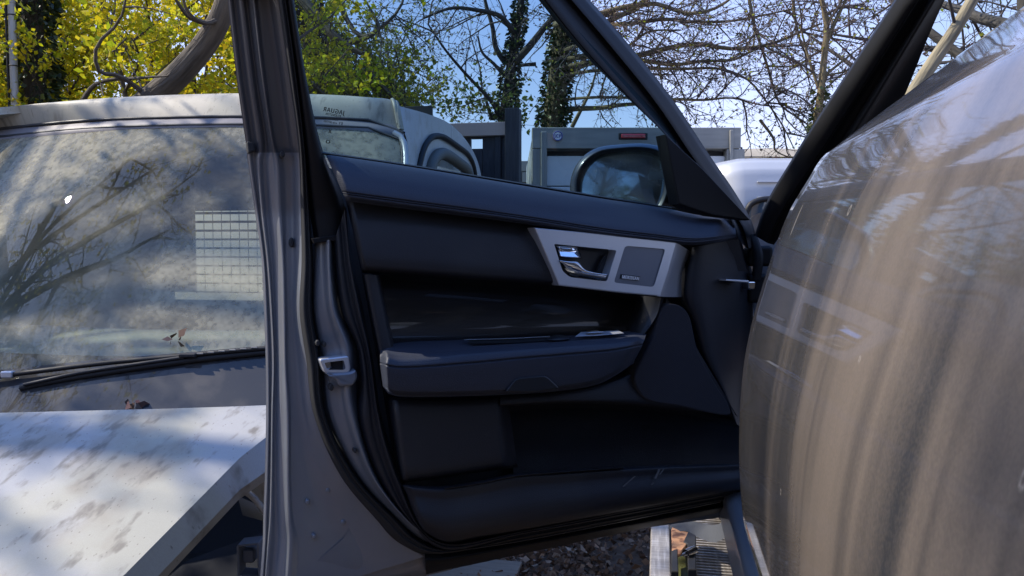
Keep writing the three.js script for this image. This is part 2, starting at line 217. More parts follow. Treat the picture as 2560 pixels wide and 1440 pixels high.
// armrest
const arm = [[[954, 870], [985, 859], [1160, 849], [1300, 844], [1420, 839], [1560, 828], [1622, 826]], [[952, 876], [992, 886], [1160, 875], [1300, 865], [1420, 856], [1530, 849], [1614, 840]], [[950, 890], [996, 901], [1160, 888], [1300, 877], [1420, 868], [1530, 861], [1611, 850]], [[950, 904], [990, 914], [1160, 905], [1300, 892], [1420, 882], [1530, 872], [1607, 859]], [[950, 908], [990, 918], [1160, 909], [1300, 896], [1420, 886], [1530, 876], [1606, 862]], [[950, 912], [990, 922], [1160, 913], [1300, 900], [1420, 890], [1530, 880], [1605, 866]], [[957, 965], [990, 975], [1160, 976], [1300, 970], [1400, 962], [1500, 944], [1588, 898]], [[968, 982], [1000, 988], [1160, 988], [1290, 983], [1400, 975], [1500, 956], [1585, 906]], [[970, 985], [1002, 992], [1160, 991], [1290, 986], [1400, 978], [1500, 959], [1584, 910]]].map(curve);
{ const hs = [-.02, .078, .096, .101, .0975, .101, .094, .080, .0]; const n = 3, R = (arm.length - 1) * n;
  part('armrest', gridGeo(80, R, (s, t) => { const x = t * (arm.length - 1), i = Math.min(arm.length - 2, Math.floor(x + 1e-6)), f = x - i, a = arm[i](s), b = arm[i + 1](s), h = lerp(hs[i], hs[i + 1], i === 0 ? f : f * f * (3 - 2 * f)); return D(lerp(a.x, b.x, f), lerp(a.y, b.y, f), h - .05 * Math.pow(1 - sstep(0, .10, s), 2) - .03 * Math.pow(sstep(.9, 1, s), 2)); }), M.pad);
}
part('armrest_slot', relief(curve([[1170, 851], [1280, 848], [1372, 843]]), curve([[1180, 859], [1280, 857], [1374, 851]]), [[0, .02], [.5, .04], [1, .05]], 12), M.black);
part('slot_bezel', relief(curve([[1160, 848], [1280, 845], [1375, 840]]), curve([[1162, 851], [1280, 848], [1375, 843]]), [[0, .012], [.5, .026], [1, .02]], 12), M.silver);
part('thumb_rest', relief(curve([[1366, 845], [1392, 837], [1425, 842]]), curve([[1372, 852], [1398, 856], [1424, 849]]), [[0, .02], [.3, .052], [.7, .062], [1, .055]], 12), M.trimSmooth);
const sw = part('window_switch_plate', relief(curve([[1452, 830], [1500, 828], [1546, 826]]), curve([[1436, 843], [1500, 840], [1562, 834]]), [[0, .01], [.1, .03], [.85, .058], [1, .050]], 12), M.silver);
part('window_switch', relief(curve([[1465, 829], [1490, 826], [1512, 826]]), curve([[1470, 835], [1490, 834], [1506, 833]]), [[0, .03], [.4, .056], [1, .050]], 8), M.chrome);
part('pull_notch', slab(roundPx([[1262, 981], [1290, 945], [1365, 938], [1402, 972], [1330, 981]], 10), .05, .0985, .003), M.trimSmooth);
// lower panels, map pocket, speaker cloth
part('lower_panel', relief(curve([[966, 990], [1100, 992], [1200, 990], [1268, 984]]), curve([[1003, 1208], [1100, 1196], [1200, 1181], [1294, 1168]]), [[0, -.02], [.05, .012], [.3, .022], [.8, .024], [.96, .018], [1, -.01]], 40, { edge: s => -.04 * Math.pow(1 - sstep(0, .05, s), 2) - .06 * Math.pow(sstep(.84, 1, s), 2) }), M.trim);
part('panel_bridge', relief(curve([[1250, 984], [1400, 974], [1500, 956], [1588, 908], [1640, 800], [1668, 746]]), curve([[1250, 1018], [1400, 1010], [1560, 1014], [1700, 1030], [1800, 1045], [1856, 1062]]), [[0, -.01], [.12, .010], [.7, .018], [.92, .010], [1, -.05]], 50), M.trim);
part('map_pocket', relief(curve([[1246, 1014], [1400, 1004], [1560, 1008], [1700, 1022], [1854, 1056]]), curve([[1286, 1190], [1400, 1192], [1560, 1182], [1700, 1174], [1858, 1172]]), [[0, -.02], [.12, -.085], [.6, -.105], [1, -.10]], 30), M.trim);
part('pocket_panel', relief(curve([[1000, 1208], [1100, 1214], [1200, 1201], [1290, 1183], [1400, 1177], [1600, 1165], [1858, 1158]]), curve([[1056, 1330], [1112, 1362], [1200, 1350], [1300, 1334], [1450, 1306], [1650, 1268], [1860, 1226]]), [[0, -.02], [.03, .020], [.08, .032], [.25, .030], [.6, .040], [.9, .028], [1, -.03]], 60, { edge: s => -.04 * Math.pow(1 - sstep(0, .04, s), 2) }), M.trim);
part('pocket_lip', relief(curve([[1110, 1218], [1200, 1203], [1290, 1184], [1400, 1176], [1560, 1166]]), curve([[1112, 1224], [1200, 1211], [1292, 1193], [1400, 1183], [1560, 1171]]), [[0, .026], [.5, .040], [1, .034]], 30), M.trimSmooth);
for (const [a, b, w] of [[[1556, 1216], [1586, 1190], 3], [[1636, 1196], [1646, 1172], 5], [[1626, 1212], [1632, 1206], 4], [[1648, 1186], [1658, 1172], 3], [[1212, 1086], [1217, 1088], 4]]) part('scuff_mark', relief(poly([a, b]), poly([[a[0] + w, a[1] + 1], [b[0] + w, b[1] + 1]]), a[1] < 1100 ? [[0, .026], [1, .026]] : [[0, .0385], [1, .0385]], 4), std({ color: col(.10, .10, .10), roughness: .8 }));
part('speaker_cloth', slab([[1662, 764], [1700, 764], [1722, 786], [1746, 880], [1790, 962], [1822, 1012], [1826, 1036], [1700, 1016], [1612, 996], [1586, 950], [1594, 920], [1632, 848]], -.01, .024, .004, [], true), M.cloth);
part('front_end_panel', relief(curve([[1722, 620], [1706, 680], [1702, 748], [1722, 800], [1748, 880], [1796, 972], [1836, 1056]]), curve([[1852, 596], [1876, 690], [1880, 760], [1872, 850], [1862, 950], [1856, 1020], [1856, 1070]]), [[0, -.03], [.1, .008], [.4, .014], [.8, -.02], [1, -.10]], 40), M.trim);
part('check_strap', slab([[1815, 698], [1872, 701], [1872, 706], [1815, 702]], -.04, .03, .001), M.silver);
part('hinge_pin', slab(roundPx([[1870, 704], [1890, 704], [1888, 724], [1872, 724]], 5), -.08, -.02, .003), M.chrome);
// window frame, mirror sail, glass
part('window_frame', columns([curve([[1452, -25], [1572, 111], [1682, 249], [1772, 385], [1837, 480], [1880, 556], [1894, 612]]), curve([[1440, -25], [1560, 115], [1672, 255], [1762, 390], [1828, 486], [1872, 562], [1886, 616]]), curve([[1408, -25], [1528, 116], [1640, 256], [1732, 392], [1802, 490], [1856, 566], [1872, 620]]), curve([[1400, -25], [1520, 118], [1632, 258], [1726, 396], [1798, 494], [1852, 570], [1868, 622]]), curve([[1345, -25], [1450, 108], [1562, 232], [1672, 344], [1748, 430], [1822, 540], [1846, 600]]), curve([[1326, -25], [1434, 106], [1548, 225], [1664, 338], [1742, 426], [1818, 540], [1844, 602]])], [-.13, -.085, -.060, -.070, -.032, -.06], 60, 3), M.frameBlack);
part('mirror_sail', slab([[1664, 336], [1744, 424], [1838, 552], [1745, 541], [1690, 522], [1666, 512]], -.06, -.024, .004), M.frameBlack);
part('sail_crease', relief(curve([[1736, 408], [1764, 440], [1784, 480], [1792, 520]]), curve([[1741, 407], [1770, 438], [1790, 478], [1799, 520]]), [[0, -.024], [.5, -.016], [1, -.024]], 14), M.frameBlack);
const gl = (u, v, h) => D(u, v, h);
part('window_glass', gridGeo(6, 6, (s, t) => { const a = lerp(1, 0, 0), L = poly([[716, -30], [800, 392]])(t), R = poly([[1345, -30], [1690, 335], [1690, 530]])(t); return D(lerp(L.x, R.x, s), lerp(L.y, R.y, s), -.042); }), M.doorGlass);
part('window_frame_top', relief(curve([[566, -24], [590, -170], [760, -285], [1020, -300], [1280, -190], [1452, -24]]), curve([[732, -24], [752, -120], [840, -190], [1020, -205], [1200, -130], [1326, -24]]), [[0, -.13], [.12, -.085], [.6, -.04], [1, -.06]], 40), M.frameBlack);
part('upper_glass', relief(curve([[716, -31], [752, -130], [840, -195], [1020, -210], [1210, -135], [1345, -31]]), poly([[716, -30.2], [1345, -30.2]]), [[0, -.042], [1, -.042]], 24), M.doorGlass);
part('glass_seal', relief(curve([[806, 379], [1000, 407], [1300, 456], [1500, 489], [1680, 518]]), curve([[806, 386], [1000, 413], [1300, 462], [1500, 495], [1680, 522]]), [[0, -.046], [.5, -.034], [1, -.04]], 30), M.seal);
// wing mirror
const mirO = [[1430, 520], [1425, 474], [1430, 436], [1451, 398], [1489, 371], [1551, 361], [1621, 360], [1664, 374], [1684, 420], [1680, 490], [1650, 540], [1560, 560], [1470, 550]];
const mirI = mirO.map(([u, v]) => [lerp(1548, u, .80) + 2, lerp(458, v, .83)]);
{ const MC = P(1550, 458, 1.86), MN = V(-.10, .10, .98).normalize(), at = (u, v, k) => { const d = dir(u, v), z = (k - EYE.clone().sub(MC).dot(MN)) / d.dot(MN); return toDoor(d.multiplyScalar(z).add(EYE)); };
  const ring = (l, h) => { const c = new THREE.CatmullRomCurve3(l.map(p => V(p[0], p[1], 0)), true, 'centripetal'); return t => { const p = c.getPoint(t % 1); return at(p.x, p.y, h); }; }, sc = (k, m = k) => mirO.map(([u, v]) => [lerp(1556, u, k), lerp(458, v, m)]);
  const seq = [ring(mirI, -.012), ring(mirI, .004), ring(sc(.9, .91), .012), ring(mirO, -.004), ring(mirO, -.05), ring(sc(.8), -.12), ring(sc(.3), -.145)];
  part('mirror_housing', gridGeo(56, (seq.length - 1) * 3, (s, t) => { const x = t * (seq.length - 1), i = Math.min(seq.length - 2, Math.floor(x + 1e-6)); return seq[i](s).lerp(seq[i + 1](s), x - i); }), phy({ color: col(.012, .013, .015), roughness: .35, clearcoat: .8, clearcoatRoughness: .1 }));
  const rg = ring(mirI, -.010), c = at(1550, 458, -.010), nl = V(MN.dot(DX), MN.y, MN.dot(DN));
  const mgl = part('mirror_glass', gridGeo(32, 10, (s, t) => c.clone().lerp(rg(s), t).addScaledVector(nl, .006 * (1 - t * t))), M.mirror);
  part('mirror_dust', gridGeo(32, 10, (s, t) => c.clone().lerp(rg(s), t).addScaledVector(nl, .006 * (1 - t * t) + .002)), std({ color: col(.42, .43, .40), roughness: 1, transparent: true, opacity: .55, alphaMap: tex(256, 256, (x, y, i, j) => clamp(.08 + .9 * sstep(.35, .8, fbm(x, y, 3, 3, 6, 230)) + (hsh(i, j, 7) > .985 ? .4 : 0), 0, 1), { data: true, size: [.22, .22] }) }));
  part('mirror_arm', bar(at(1640, 520, -.05), D(1780, 520, -.10), .06, .05, V(0, 1, 0), .02), M.frameBlack);
}
// lettering: badge on the speaker, marks printed on the glass (read from outside)
const font = await new FontLoader().loadAsync('fonts/droid/droid_sans_bold.typeface.json');
function lettering(name, txt, a, b, height, h, mirror, mat, depth = .0006) { // from pixel a to pixel b on the door
  const g = new TextGeometry(txt, { font, size: 1, depth: .02, curveSegments: 3, bevelEnabled: false }); g.computeBoundingBox(); const w = g.boundingBox.max.x - g.boundingBox.min.x; g.translate(-g.boundingBox.min.x, 0, 0);
  const A = D(...a, h), B = D(...b, h), x = B.clone().sub(A), L = x.length(); x.normalize(); const z = V(0, LEAN && A.y > LEAN_Y ? -LEAN : 0, 1).normalize(), y = z.clone().cross(x).normalize();
  g.scale((mirror ? -1 : 1) * L / w, height, depth / .02); if (mirror) { g.translate(L, 0, 0); const ix = g.index; if (!ix) { const p = g.attributes.position.array; for (let i = 0; i < p.length; i += 9) for (let c = 0; c < 3; c++) { const q = p[i + 3 + c]; p[i + 3 + c] = p[i + 6 + c]; p[i + 6 + c] = q; } } g.computeVertexNormals(); }
  g.applyMatrix4(new THREE.Matrix4().makeBasis(x, y, z).setPosition(A)); part(name, g, mat);
}
lettering('badge_lettering', 'MERIDIAN', [1555, 696], [1597, 701], .0068, .046, false, M.white);
lettering('glass_lettering', 'JAGUAR', [807, 277], [862, 288], .0072, -.039, true, M.ink, .0003);
lettering('glass_lettering', 'PILKINGTON', [814, 287], [852, 294], .0042, -.039, true, M.ink, .0003);
lettering('glass_lettering', 'TEMPERLITE', [816, 298], [846, 303], .0026, -.039, true, M.ink, .0003);
lettering('glass_lettering', '43R-001505', [809, 305], [842, 311], .0034, -.039, true, M.ink, .0003);
lettering('glass_lettering', 'E1', [848, 311], [856, 312], .0046, -.039, true, M.ink, .0003);
lettering('glass_mark', 'X', [820, 333], [829, 334], .0070, -.039, true, M.ink, .0003);
lettering('glass_mark', 'O', [814, 358], [825, 359], .0060, -.039, true, M.ink, .0003);

// ---- rear door: its outer face, seen almost along it; the section of the body runs up the front edge
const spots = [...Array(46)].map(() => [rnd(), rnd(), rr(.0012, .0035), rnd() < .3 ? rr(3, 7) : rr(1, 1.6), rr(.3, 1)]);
const dustT = tex(1024, 1024, (x, y, i, j) => { // streaked brown dust on dark paint, darker towards the leading edge; dried drops
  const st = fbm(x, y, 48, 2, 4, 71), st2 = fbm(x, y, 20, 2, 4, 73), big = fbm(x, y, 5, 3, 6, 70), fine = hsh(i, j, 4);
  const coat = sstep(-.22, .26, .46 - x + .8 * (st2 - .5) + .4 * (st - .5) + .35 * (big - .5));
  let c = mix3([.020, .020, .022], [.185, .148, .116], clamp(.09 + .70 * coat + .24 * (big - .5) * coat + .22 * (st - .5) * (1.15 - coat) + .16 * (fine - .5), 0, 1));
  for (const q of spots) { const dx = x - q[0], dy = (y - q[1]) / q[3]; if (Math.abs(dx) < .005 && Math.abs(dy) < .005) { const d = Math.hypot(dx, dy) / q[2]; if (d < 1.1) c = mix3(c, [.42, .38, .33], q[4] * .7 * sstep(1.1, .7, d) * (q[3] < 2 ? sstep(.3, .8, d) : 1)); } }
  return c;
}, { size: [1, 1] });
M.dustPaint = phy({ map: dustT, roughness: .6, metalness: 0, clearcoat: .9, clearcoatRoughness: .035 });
const prof = [[2640, -45], [2560, 15], [2400, 134], [2254, 243], [2150, 320], [2089, 366], [2054, 394], [2018, 450], [1972, 528], [1933, 627], [1903, 720], [1880, 800], [1860, 900], [1850, 1000], [1847, 1080], [1847, 1150], [1852, 1240], [1862, 1320], [1900, 1420], [1975, 1520]];
const edgeF = X => X.clone().sub(EYE).setY(0).dot(AX) - .81 + .35 * Math.max(0, X.y - 1.63);
const edge3 = prof.map(([u, v]) => hit(u, v, edgeF, .3, 2));
{ const c = new THREE.CatmullRomCurve3(edge3, false, 'centripetal'), inset = INW.clone().multiplyScalar(.012);
  const g = gridGeo(30, 90, (s, t) => { const p = c.getPoint(t); if (s < .07) { const k = 1 - s / .07; return p.clone().addScaledVector(inset, k * k * 1.4).addScaledVector(AX, -.004 * (1 - k)); } return p.addScaledVector(AX, -.004 - (s - .07) / .93 * .86); }, (q) => [q.clone().dot(AX) * .86 + .09, q.y]);
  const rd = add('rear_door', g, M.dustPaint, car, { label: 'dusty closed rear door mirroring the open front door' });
}
// ---- pillar, doorway and front of the body
function strip3(cs, nu, sub = 2) { const n = (cs.length - 1) * sub; return gridGeo(nu, n, (s, t) => { const x = t * (cs.length - 1), i = Math.min(cs.length - 2, Math.floor(x + 1e-6)); return cs[i](s).lerp(cs[i + 1](s), x - i); }, q => [q.dot(AX), q.y]); }
const line3 = l => { const c = new THREE.CatmullRomCurve3(l.map(p => P(...p)), false, 'centripetal'); return t => c.getPoint(t); };
add('windscreen_pillar', strip3([line3([[2262, -40, 1.42], [2040, 301, 1.64], [1982, 394, 1.72], [1914, 510, 1.82], [1886, 590, 1.9]]), line3([[2268, -40, 1.36], [2046, 303, 1.58], [1988, 396, 1.66], [1920, 512, 1.76], [1892, 592, 1.84]]), line3([[2318, -40, 1.32], [2090, 318, 1.55], [2030, 410, 1.63], [1952, 530, 1.73], [1916, 606, 1.82]]), line3([[2324, -40, 1.35], [2096, 320, 1.58], [2036, 412, 1.66], [1958, 532, 1.76], [1920, 608, 1.84]]), line3([[2345, -40, 1.35], [2125, 318, 1.57], [2062, 415, 1.66], [1985, 540, 1.76], [1935, 612, 1.84]])], 30, 2), M.frameBlack, car);
add('doorway_seal', strip3([line3([[2345, -40, 1.34], [2125, 318, 1.56], [2062, 415, 1.65], [1985, 540, 1.75], [1940, 612, 1.83]]), line3([[2358, -40, 1.31], [2138, 322, 1.53], [2074, 419, 1.62], [1996, 544, 1.72], [1950, 614, 1.80]]), line3([[2370, -40, 1.33], [2150, 326, 1.55], [2085, 422, 1.64], [2006, 548, 1.74], [1960, 616, 1.82]])], 30, 2), M.seal, car);
add('pillar_lining', strip3([line3([[2370, -40, 1.34], [2150, 326, 1.56], [2085, 422, 1.65], [2006, 548, 1.75]]), line3([[2380, -40, 1.36], [2330, 70, 1.42], [2264, 233, 1.52], [2150, 480, 1.75]])], 24, 2), M.black, car);
add('door_pillar', strip3([line3([[1888, 590, 1.93], [1886, 700, 1.95], [1880, 900, 1.95], [1876, 1200, 1.95]]), line3([[1900, 560, 1.95], [1905, 650, 1.96], [1900, 900, 1.96], [1896, 1200, 1.96]]), line3([[1985, 500, 1.97], [1990, 620, 1.97], [1960, 900, 1.97], [1960, 1200, 1.97]])], 20, 2), M.paint, car);
add('hinge', mg([box(.06, .05, .05, .01).translate(...P(1895, 640, 1.92).toArray()), box(.05, .07, .05, .01).translate(...P(1890, 720, 1.9).toArray()), tube([P(1880, 590, 1.9), P(1896, 640, 1.88), P(1890, 700, 1.88)], .012)]), M.frameBlack, car);
add('windscreen', strip3([line3([[2372, -40, 1.37], [2240, 233, 1.54], [2100, 480, 1.8]]), line3([[2760, -40, 1.4], [2700, 233, 1.6], [2560, 480, 1.9]])], 8, 2), M.clearGlass, car);
add('scuttle', strip3([line3([[2000, 540, 1.95], [2100, 500, 2.0], [2560, 430, 2.1]]), line3([[2000, 640, 1.95], [2100, 640, 2.0], [2560, 640, 2.1]])], 6), M.black, car);
// roof, far side and seats of the cabin
add('roof', gridGeo(12, 12, (s, t) => { const o = .20 + s * 1.40, k = Math.sin(s * Math.PI); return carAt(-.80 - t * 1.9, o, DECK_Y + 1.33 + .11 * k + .05 * Math.sin(t * Math.PI)); }), M.paint, car);
add('headlining', gridGeo(8, 8, (s, t) => { const o = .22 + s * 1.36, k = Math.sin(s * Math.PI); return carAt(-.82 - t * 1.8, o, DECK_Y + 1.30 + .10 * k + .05 * Math.sin(t * Math.PI)); }), std({ color: col(.40, .36, .30), roughness: .95 }), car);
add('far_door', gridGeo(10, 6, (s, t) => carAt(.0 - s * 2.3, 1.62 - .04 * t * t, DECK_Y + .25 + .62 * t)), M.trim, car);
add('floor', bar(carAt(-2.4, .85, DECK_Y + .2), carAt(.2, .85, DECK_Y + .2), 1.3, .06, INW), M.trim, car);
add('dashboard', bar(carAt(.0, .3, DECK_Y + .72), carAt(.0, 1.5, DECK_Y + .72), .3, .3, V(0, 1, 0), .08), M.trim, car);
for (const o of [.48, 1.18]) { const st = add('seat', bar(carAt(-.95, o, DECK_Y + .38), carAt(-.42, o, DECK_Y + .42), .5, .16, INW, .06), M.pad, car); add('backrest', bar(carAt(-.92, o, DECK_Y + .42), carAt(-1.16, o, DECK_Y + 1.0), .48, .14, INW, .06), M.pad, st); add('headrest', bar(carAt(-1.17, o, DECK_Y + 1.03), carAt(-1.21, o, DECK_Y + 1.19), .26, .1, INW, .04), M.pad, st); }
// sill, front wing, bonnet and the wheels that carry the car
add('sill', bar(carAt(-1.6, .16, DECK_Y + .22), carAt(.05, .16, DECK_Y + .22), .16, .12, INW, .02), M.paint, car);
{ const pts = [[0, .03, .28], [0, 0, .62], [0, .03, .86], [0, .12, .93]]; add('front_wing', gridGeo(10, 9, (s, t) => { const q = pts[Math.min(2, Math.floor(t * 3 - 1e-6 < 0 ? 0 : t * 3 - 1e-6))], i = Math.min(2, Math.max(0, Math.floor(t * 3 - 1e-6))), f = t * 3 - i, a = pts[i], b = pts[i + 1]; return carAt(.06 + s * 1.0, lerp(a[1], b[1], f) + .2 * s * s + .06, DECK_Y + lerp(a[2], b[2], f) - .12 * s); }), M.paint, car);
  add('bonnet', gridGeo(8, 8, (s, t) => carAt(.1 + s * 1.15, .18 + t * 1.45, DECK_Y + .93 + .06 * Math.sin(t * Math.PI) - .2 * s * s)), M.paint, car); }
for (const [al, out] of [[.42, .16], [.42, 1.55], [-2.35, .16], [-2.35, 1.55]]) { const w = new THREE.TorusGeometry(.24, .085, 12, 30), c = carAt(al, out, DECK_Y + .325); const turn = g => { g.rotateY(Math.atan2(INW.x, INW.z)); g.translate(c.x, c.y, c.z); return g; };
  const tyre = add('wheel', turn(w), M.rubber, car); add('rim', turn(mg([new THREE.CylinderGeometry(.20, .20, .06, 24).rotateX(Math.PI / 2), ...[...Array(5)].map((_, i) => box(.05, .36, .08, .01).rotateZ(i * Math.PI / 5))])), M.silver, tyre); tyre.children[0].position.set(0, 0, 0); }
// ================================================================ ground
M.soil = std({ map: tex(1024, 1024, (x, y, i, j) => { const a = fbm(x, y, 8, 8, 6, 90), b = fbm(x, y, 60, 60, 3, 91); return mix3([.055, .034, .022], [.21, .135, .085], clamp(.6 * a + .7 * (b - .35) + .15 * hsh(i, j, 2), 0, 1)); }, { size: [2.2, 2.2] }), roughness: .95, bumpMap: tex(512, 512, (x, y) => fbm(x, y, 30, 30, 5, 95), { data: true, size: [2.2, 2.2] }), bumpScale: .03 });
{ const g = new THREE.PlaneGeometry(160, 160, 8, 8); g.rotateX(-Math.PI / 2); const uv = g.attributes.uv, p = g.attributes.position; for (let i = 0; i < p.count; i++) uv.setXY(i, p.getX(i), p.getZ(i));
  const m = sh(new THREE.Mesh(g, M.soil)); m.name = 'ground'; m.userData.kind = 'structure'; scene.add(m); }
class Leaves { // leaf-sized faces with a tint each
  constructor() { this.p = []; this.n = []; this.c = []; this.i = []; }
  add(at, size, c, flat = 0, up) {
    const d = up ? up.clone().add(V(rr(-.6, .6), rr(-.6, .6), rr(-.6, .6))) : V(rr(-1, 1), rr(-1, 1) * (1 - flat), rr(-1, 1)); d.normalize(); const o = V(rr(-1, 1), rr(-1, 1) * (1 - flat * .8), rr(-1, 1)).cross(d).normalize(), n = d.clone().cross(o).normalize(), k = this.p.length / 3, w = size * rr(.26, .4);
    for (const [a, b, e] of [[0, 0, 0], [.45, w / size, .10], [1, 0, 0], [.45, -w / size, .10]]) { this.p.push(at.x + (d.x * a + o.x * b + n.x * e) * size, at.y + (d.y * a + o.y * b + n.y * e) * size, at.z + (d.z * a + o.z * b + n.z * e) * size); this.n.push(n.x, n.y, n.z); this.c.push(c[0], c[1], c[2]); }
    this.i.push(k, k + 2, k + 1, k, k + 3, k + 2);
  }
  geo() { const g = new THREE.BufferGeometry(); g.setAttribute('position', new THREE.Float32BufferAttribute(this.p, 3)); g.setAttribute('normal', new THREE.Float32BufferAttribute(this.n, 3)); g.setAttribute('color', new THREE.Float32BufferAttribute(this.c, 3)); g.setIndex(this.i); return g; }
}
class Wood { // tapering limbs
  constructor() { this.p = []; this.n = []; this.uv = []; this.i = []; }
  limb(pts, rs, sides = 6) {
    let ref = V(.3, .1, 1); const k0 = this.p.length / 3; let L = 0;
    pts.forEach((q, j) => { const d = (pts[j + 1] || q).clone().sub(pts[j - 1] || q).normalize(); if (j) L += q.distanceTo(pts[j - 1]); let x = ref.clone().addScaledVector(d, -ref.dot(d)); if (x.lengthSq() < 1e-6) x = V(1, 0, 0); x.normalize(); ref = x; const y = d.clone().cross(x);
      for (let s = 0; s <= sides; s++) { const a = s / sides * 2 * Math.PI, c = Math.cos(a), e = Math.sin(a), r = rs[j]; this.p.push(q.x + (x.x * c + y.x * e) * r, q.y + (x.y * c + y.y * e) * r, q.z + (x.z * c + y.z * e) * r); this.n.push(x.x * c + y.x * e, x.y * c + y.y * e, x.z * c + y.z * e); this.uv.push(s / sides * Math.max(.05, rs[0]) * 6.28, L); } });
    for (let j = 0; j < pts.length - 1; j++) for (let s = 0; s < sides; s++) { const a = k0 + j * (sides + 1) + s, b = a + sides + 1; this.i.push(a, a + 1, b, a + 1, b + 1, b); }
  }
  geo() { const g = new THREE.BufferGeometry(); g.setAttribute('position', new THREE.Float32BufferAttribute(this.p, 3)); g.setAttribute('normal', new THREE.Float32BufferAttribute(this.n, 3)); g.setAttribute('uv', new THREE.Float32BufferAttribute(this.uv, 2)); g.setIndex(this.i); return g; }
}
const bark = (a, b, s) => std({ map: tex(256, 256, (x, y) => mix3(a, b, clamp(fbm(x, y, 14, 4, 5, s) * 1.5 - .25, 0, 1)), { size: [.5, .8] }), roughness: .9, bumpMap: tex(128, 128, (x, y) => fbm(x, y, 12, 4, 4, s + 1), { data: true, size: [.25, .5] }), bumpScale: .012 });
M.bark = bark([.045, .036, .028], [.17, .14, .105], 101); M.barkDark = bark([.025, .022, .020], [.085, .07, .058], 105); M.twig = std({ color: col(.075, .058, .052), roughness: .85 }); M.barkMoss = bark([.07, .055, .03], [.26, .20, .10], 109);
M.leaf = phy({ vertexColors: true, color: col(1, 1, 1), roughness: 1, transmission: .5, thickness: 0, specularIntensity: .3 });
M.ivy = std({ vertexColors: true, color: col(1, 1, 1), roughness: .42 });
M.dead = std({ vertexColors: true, color: col(1, 1, 1), roughness: .9 });
// a wandering polyline
function wander(p, d, len, n, bend, pull) { const out = [p.clone()], q = d.clone().normalize(); let c = p.clone(); for (let i = 0; i < n; i++) { q.add(V(rr(-1, 1), rr(-1, 1), rr(-1, 1)).multiplyScalar(bend)); if (pull) q.add(pull); q.normalize(); c = c.clone().addScaledVector(q, len / n); out.push(c); } return out; }
// side shoots along a limb, two or three orders deep
function shoots(wood, pts, r0, o, lv = 0) {
  const step = o.gap[lv], ends = o.levels - 1 === lv; let L = 0;
  for (let j = 0; j < pts.length - 1; j++) { const a = pts[j], b = pts[j + 1], seg = a.distanceTo(b), d = b.clone().sub(a).normalize(); let x = step * rr(.2, .8);
    while (x < seg) { const at = a.clone().lerp(b, x / seg); x += step * rr(.5, 1.5); const side = V(rr(-1, 1), rr(-1, 1), rr(-1, 1)).cross(d).normalize(), dd = d.clone().multiplyScalar(o.fwd).add(side).add(o.pull || V(0, 0, 0)).normalize(), len = o.len[lv] * rr(.45, 1.25), n = o.seg || 4, q = wander(at, dd, len, n, o.bend, o.grav), r = o.rad[lv] * rr(.7, 1.2);
      wood.limb(q, q.map((_, i) => r * (1 - .75 * i / n)), lv < 1 ? 5 : 3);
      if (o.leaf && lv >= o.leafFrom) for (let i = 1; i < q.length; i++) for (let k = 0; k < o.leafN; k++) o.leaf(q[i].clone().lerp(q[i - 1], rnd()), q[i].clone().sub(q[i - 1]).normalize());
      if (!ends) shoots(wood, q, r, o, lv + 1); } }
}
const pxLimb = (l) => l.map(p => P(p[0], p[1], p[2]));
function dense(pts, n) { return new THREE.CatmullRomCurve3(pts, false, 'centripetal').getPoints(n); }

// leaf litter in the gap below the door
{ const L = new Leaves(); const tones = [[.30, .17, .095], [.38, .24, .15], [.19, .105, .06], [.44, .30, .20], [.25, .15, .10]];
  for (let i = 0; i < 24000; i++) { const z = -rr(2.4, 7.5), x = rr(-.5, 1.2) + (-z - 3) * .05; if (fbm(x * .11 + 5.3, z * .11 + 8.1, 13, 13, 3, 77) < .42 && rnd() < .8) continue; L.add(V(x, .012 + rnd() * .03, z), rr(.018, .055), tones[Math.floor(rnd() * 5)].map((k => c => c * k)(rr(.55, 1.2))), .72); }
  single('leaf_litter', L.geo(), M.dead, 'brown fallen leaves scattered over the bare ground', 'leaf litter', { kind: 'stuff' }); }
// pale board lying by the van
{ const g = box(.50, .022, .36, .004); g.rotateX(.10); g.rotateY(-.22); g.translate(-.235, .035, -3.62); single('board', g, std({ map: tex(256, 256, (x, y) => mix3([.22, .17, .12], [.34, .27, .20], fbm(x, y, 3, 30, 4, 120)), { size: [.6, .6] }), roughness: .8 }), 'pale weathered board lying on the leaf-strewn ground', 'board'); }

// ================================================================ truck bed under the car
const bed = thing('recovery_truck_bed', 'scratched aluminium vehicle transporter bed carrying the saloon car', 'truck bed', deckAt(0, 1, 0));
M.alu = phy({ map: tex(512, 512, (x, y, i, j) => { const s = Math.pow(fbm(x, y, 90, 6, 3, 130), 3) * 2 + Math.pow(fbm(x, y, 5, 70, 3, 131), 4) * 3; return mix3([.22, .19, .16], [.62, .58, .53], clamp(.25 + .6 * fbm(x, y, 6, 6, 4, 132) * s + .3 * hsh(i, j, 5) * s, 0, 1)); }, { size: [.4, .4] }), metalness: .5, roughness: .45 });
M.aluDark = phy({ color: col(.19, .165, .14), metalness: .6, roughness: .45 });
M.steel = std({ color: col(.03, .03, .032), roughness: .6, metalness: .3 });
const bedUV = g => { const p = g.attributes.position, uv = g.attributes.uv; for (let i = 0; i < p.count; i++) { const q = V(p.getX(i), p.getY(i), p.getZ(i)); uv.setXY(i, q.dot(AX), q.dot(INW) + q.y); } return g; };
add('edge_rail', bedUV(bar(deckAt(-2.2, .028, DECK_Y - .06), deckAt(2.6, .028, DECK_Y - .06), .056, .12, INW, .006)), M.alu, bed);
add('channel', bedUV(bar(deckAt(-2.2, .085, DECK_Y - .10), deckAt(2.6, .085, DECK_Y - .10), .056, .04, INW, .004)), M.steel, bed);
